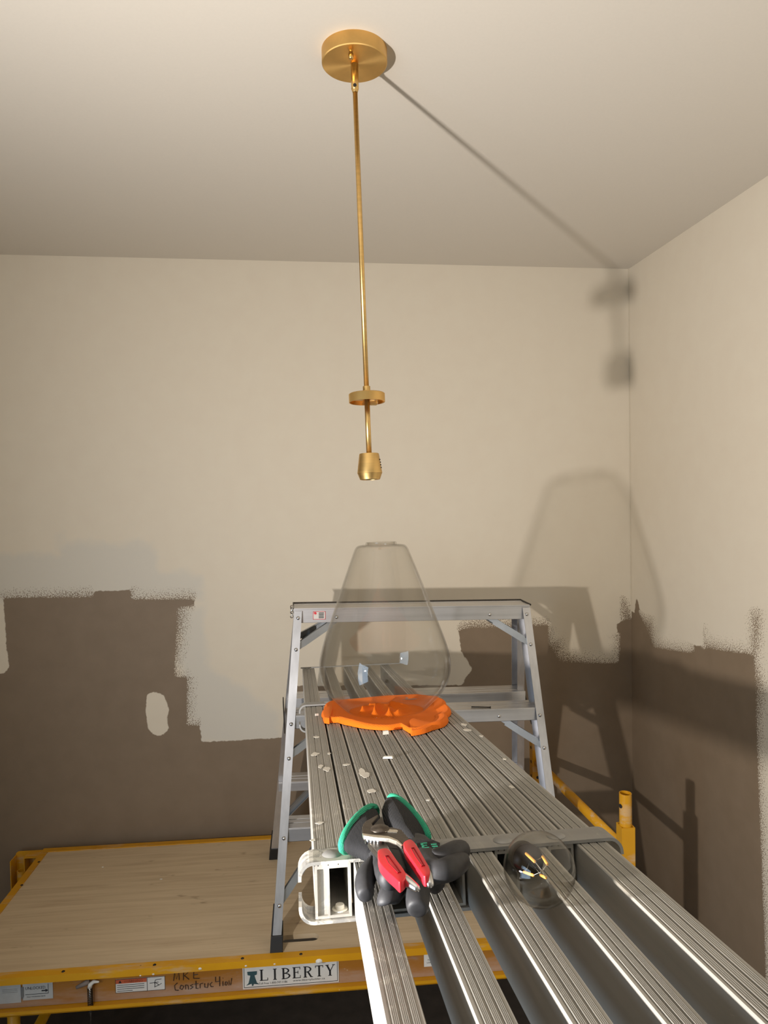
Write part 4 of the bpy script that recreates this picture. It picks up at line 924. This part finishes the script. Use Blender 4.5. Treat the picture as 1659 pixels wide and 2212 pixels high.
def len_to(y):                                                       # length along the rod that lands on photo row y
    lo, hi = 0.0, 1.2
    for _ in range(40):
        mid = (lo + hi) / 2; q = np.array(pc + along(mid)) - CAM; yy = 1106 - FPX * (q @ CU) / (q @ CF)
        if yy < y: lo = mid
        else: hi = mid
    return (lo + hi) / 2
t835, t849, t859, t874, t979, t1023, t1038 = (len_to(v) for v in (834, 849, 855, 874, 980, 1022, 1036))
MB().tube([along(0.004), along(t835 + .002)], 0.0047, 20).obj('rod', M_brass, pend, True)
MB().lathe([(0, 0), (0.0066, -0.0005), (0.0070, -0.0012), (0.0070, -(t849 - t835) - .003), (0, -(t849 - t835) - .003)], 26, fr_at(t835)).obj('rod_collar', M_brass, pend, True).modifiers.new('e', 'EDGE_SPLIT').split_angle = radians(40)
rd = 0.0338; hd = 0.0165
cp = MB().lathe([(0, 0), (rd - .0015, 0), (rd, -.0012), (rd, -hd), (rd - .0016, -hd), (rd - .0016, -.0020), (0, -.0020)], 72, fr_at(t849 + .001)).obj('shade_cap', M_brass2, pend, True); cp.modifiers.new('e', 'EDGE_SPLIT').split_angle = radians(35)
f_ = fr_at(t849 + .001)
MB().box((.006, -.012, -.012), (.018, .012, -.0105), f_).box((.018, -.012, -.020), (.0195, .012, -.002), f_).box((.006, -.004, -.022), (.018, .004, -.016), f_).obj('shade_clip', M_brass, cp)
MB().box((-.030, -.004, -.0125), (-.008, .004, -.0115), f_).obj('clip_arm', M_brass, cp)
MB().tube([along(t849), along(t979 + .002)], 0.0050, 20).obj('lower_rod', M_brass, pend, True)
h1, h2 = t1023 - t979, t1038 - t979
sk = MB().lathe([(0, .0005), (0.0178, 0), (0.0186, -.0012), (0.0232, -h1 + .002), (0.0234, -h1), (0.0226, -h1 - .0015), (0.0187, -h2), (0.0165, -h2), (0.0165, -h2 + .02), (0, -h2 + .02)], 72, fr_at(t979)).obj('socket', M_brass, pend, True)
sk.modifiers.new('e', 'EDGE_SPLIT').split_angle = radians(30)
mk = MB(); f_ = fr_at(t979)
for k in range(4):
    zz_ = -.012 - k * .005; rr2 = 0.0186 + (0.0232 - 0.0186) * (-zz_ / h1) + .0002
    for j in range(2):
        a = -0.42 + j * .16 + (k % 2) * .05; c_ = Vector((rr2 * cos(a), rr2 * sin(a), zz_))
        mk.box(tuple(c_ - Vector((.0006, .0009, .0009))), tuple(c_ + Vector((.0006, .0009, .0009))), f_)
mk.obj('socket_print', M_ink, sk)
MB().lathe([(0.0, -h2 + .012), (0.0160, -h2 + .012), (0.0160, -h2 + .001), (0.0140, -h2 + .001), (0.0135, -h2 + .010), (0, -h2 + .010)], 40, fr_at(t979)).obj('socket_liner', M_black, sk, True)
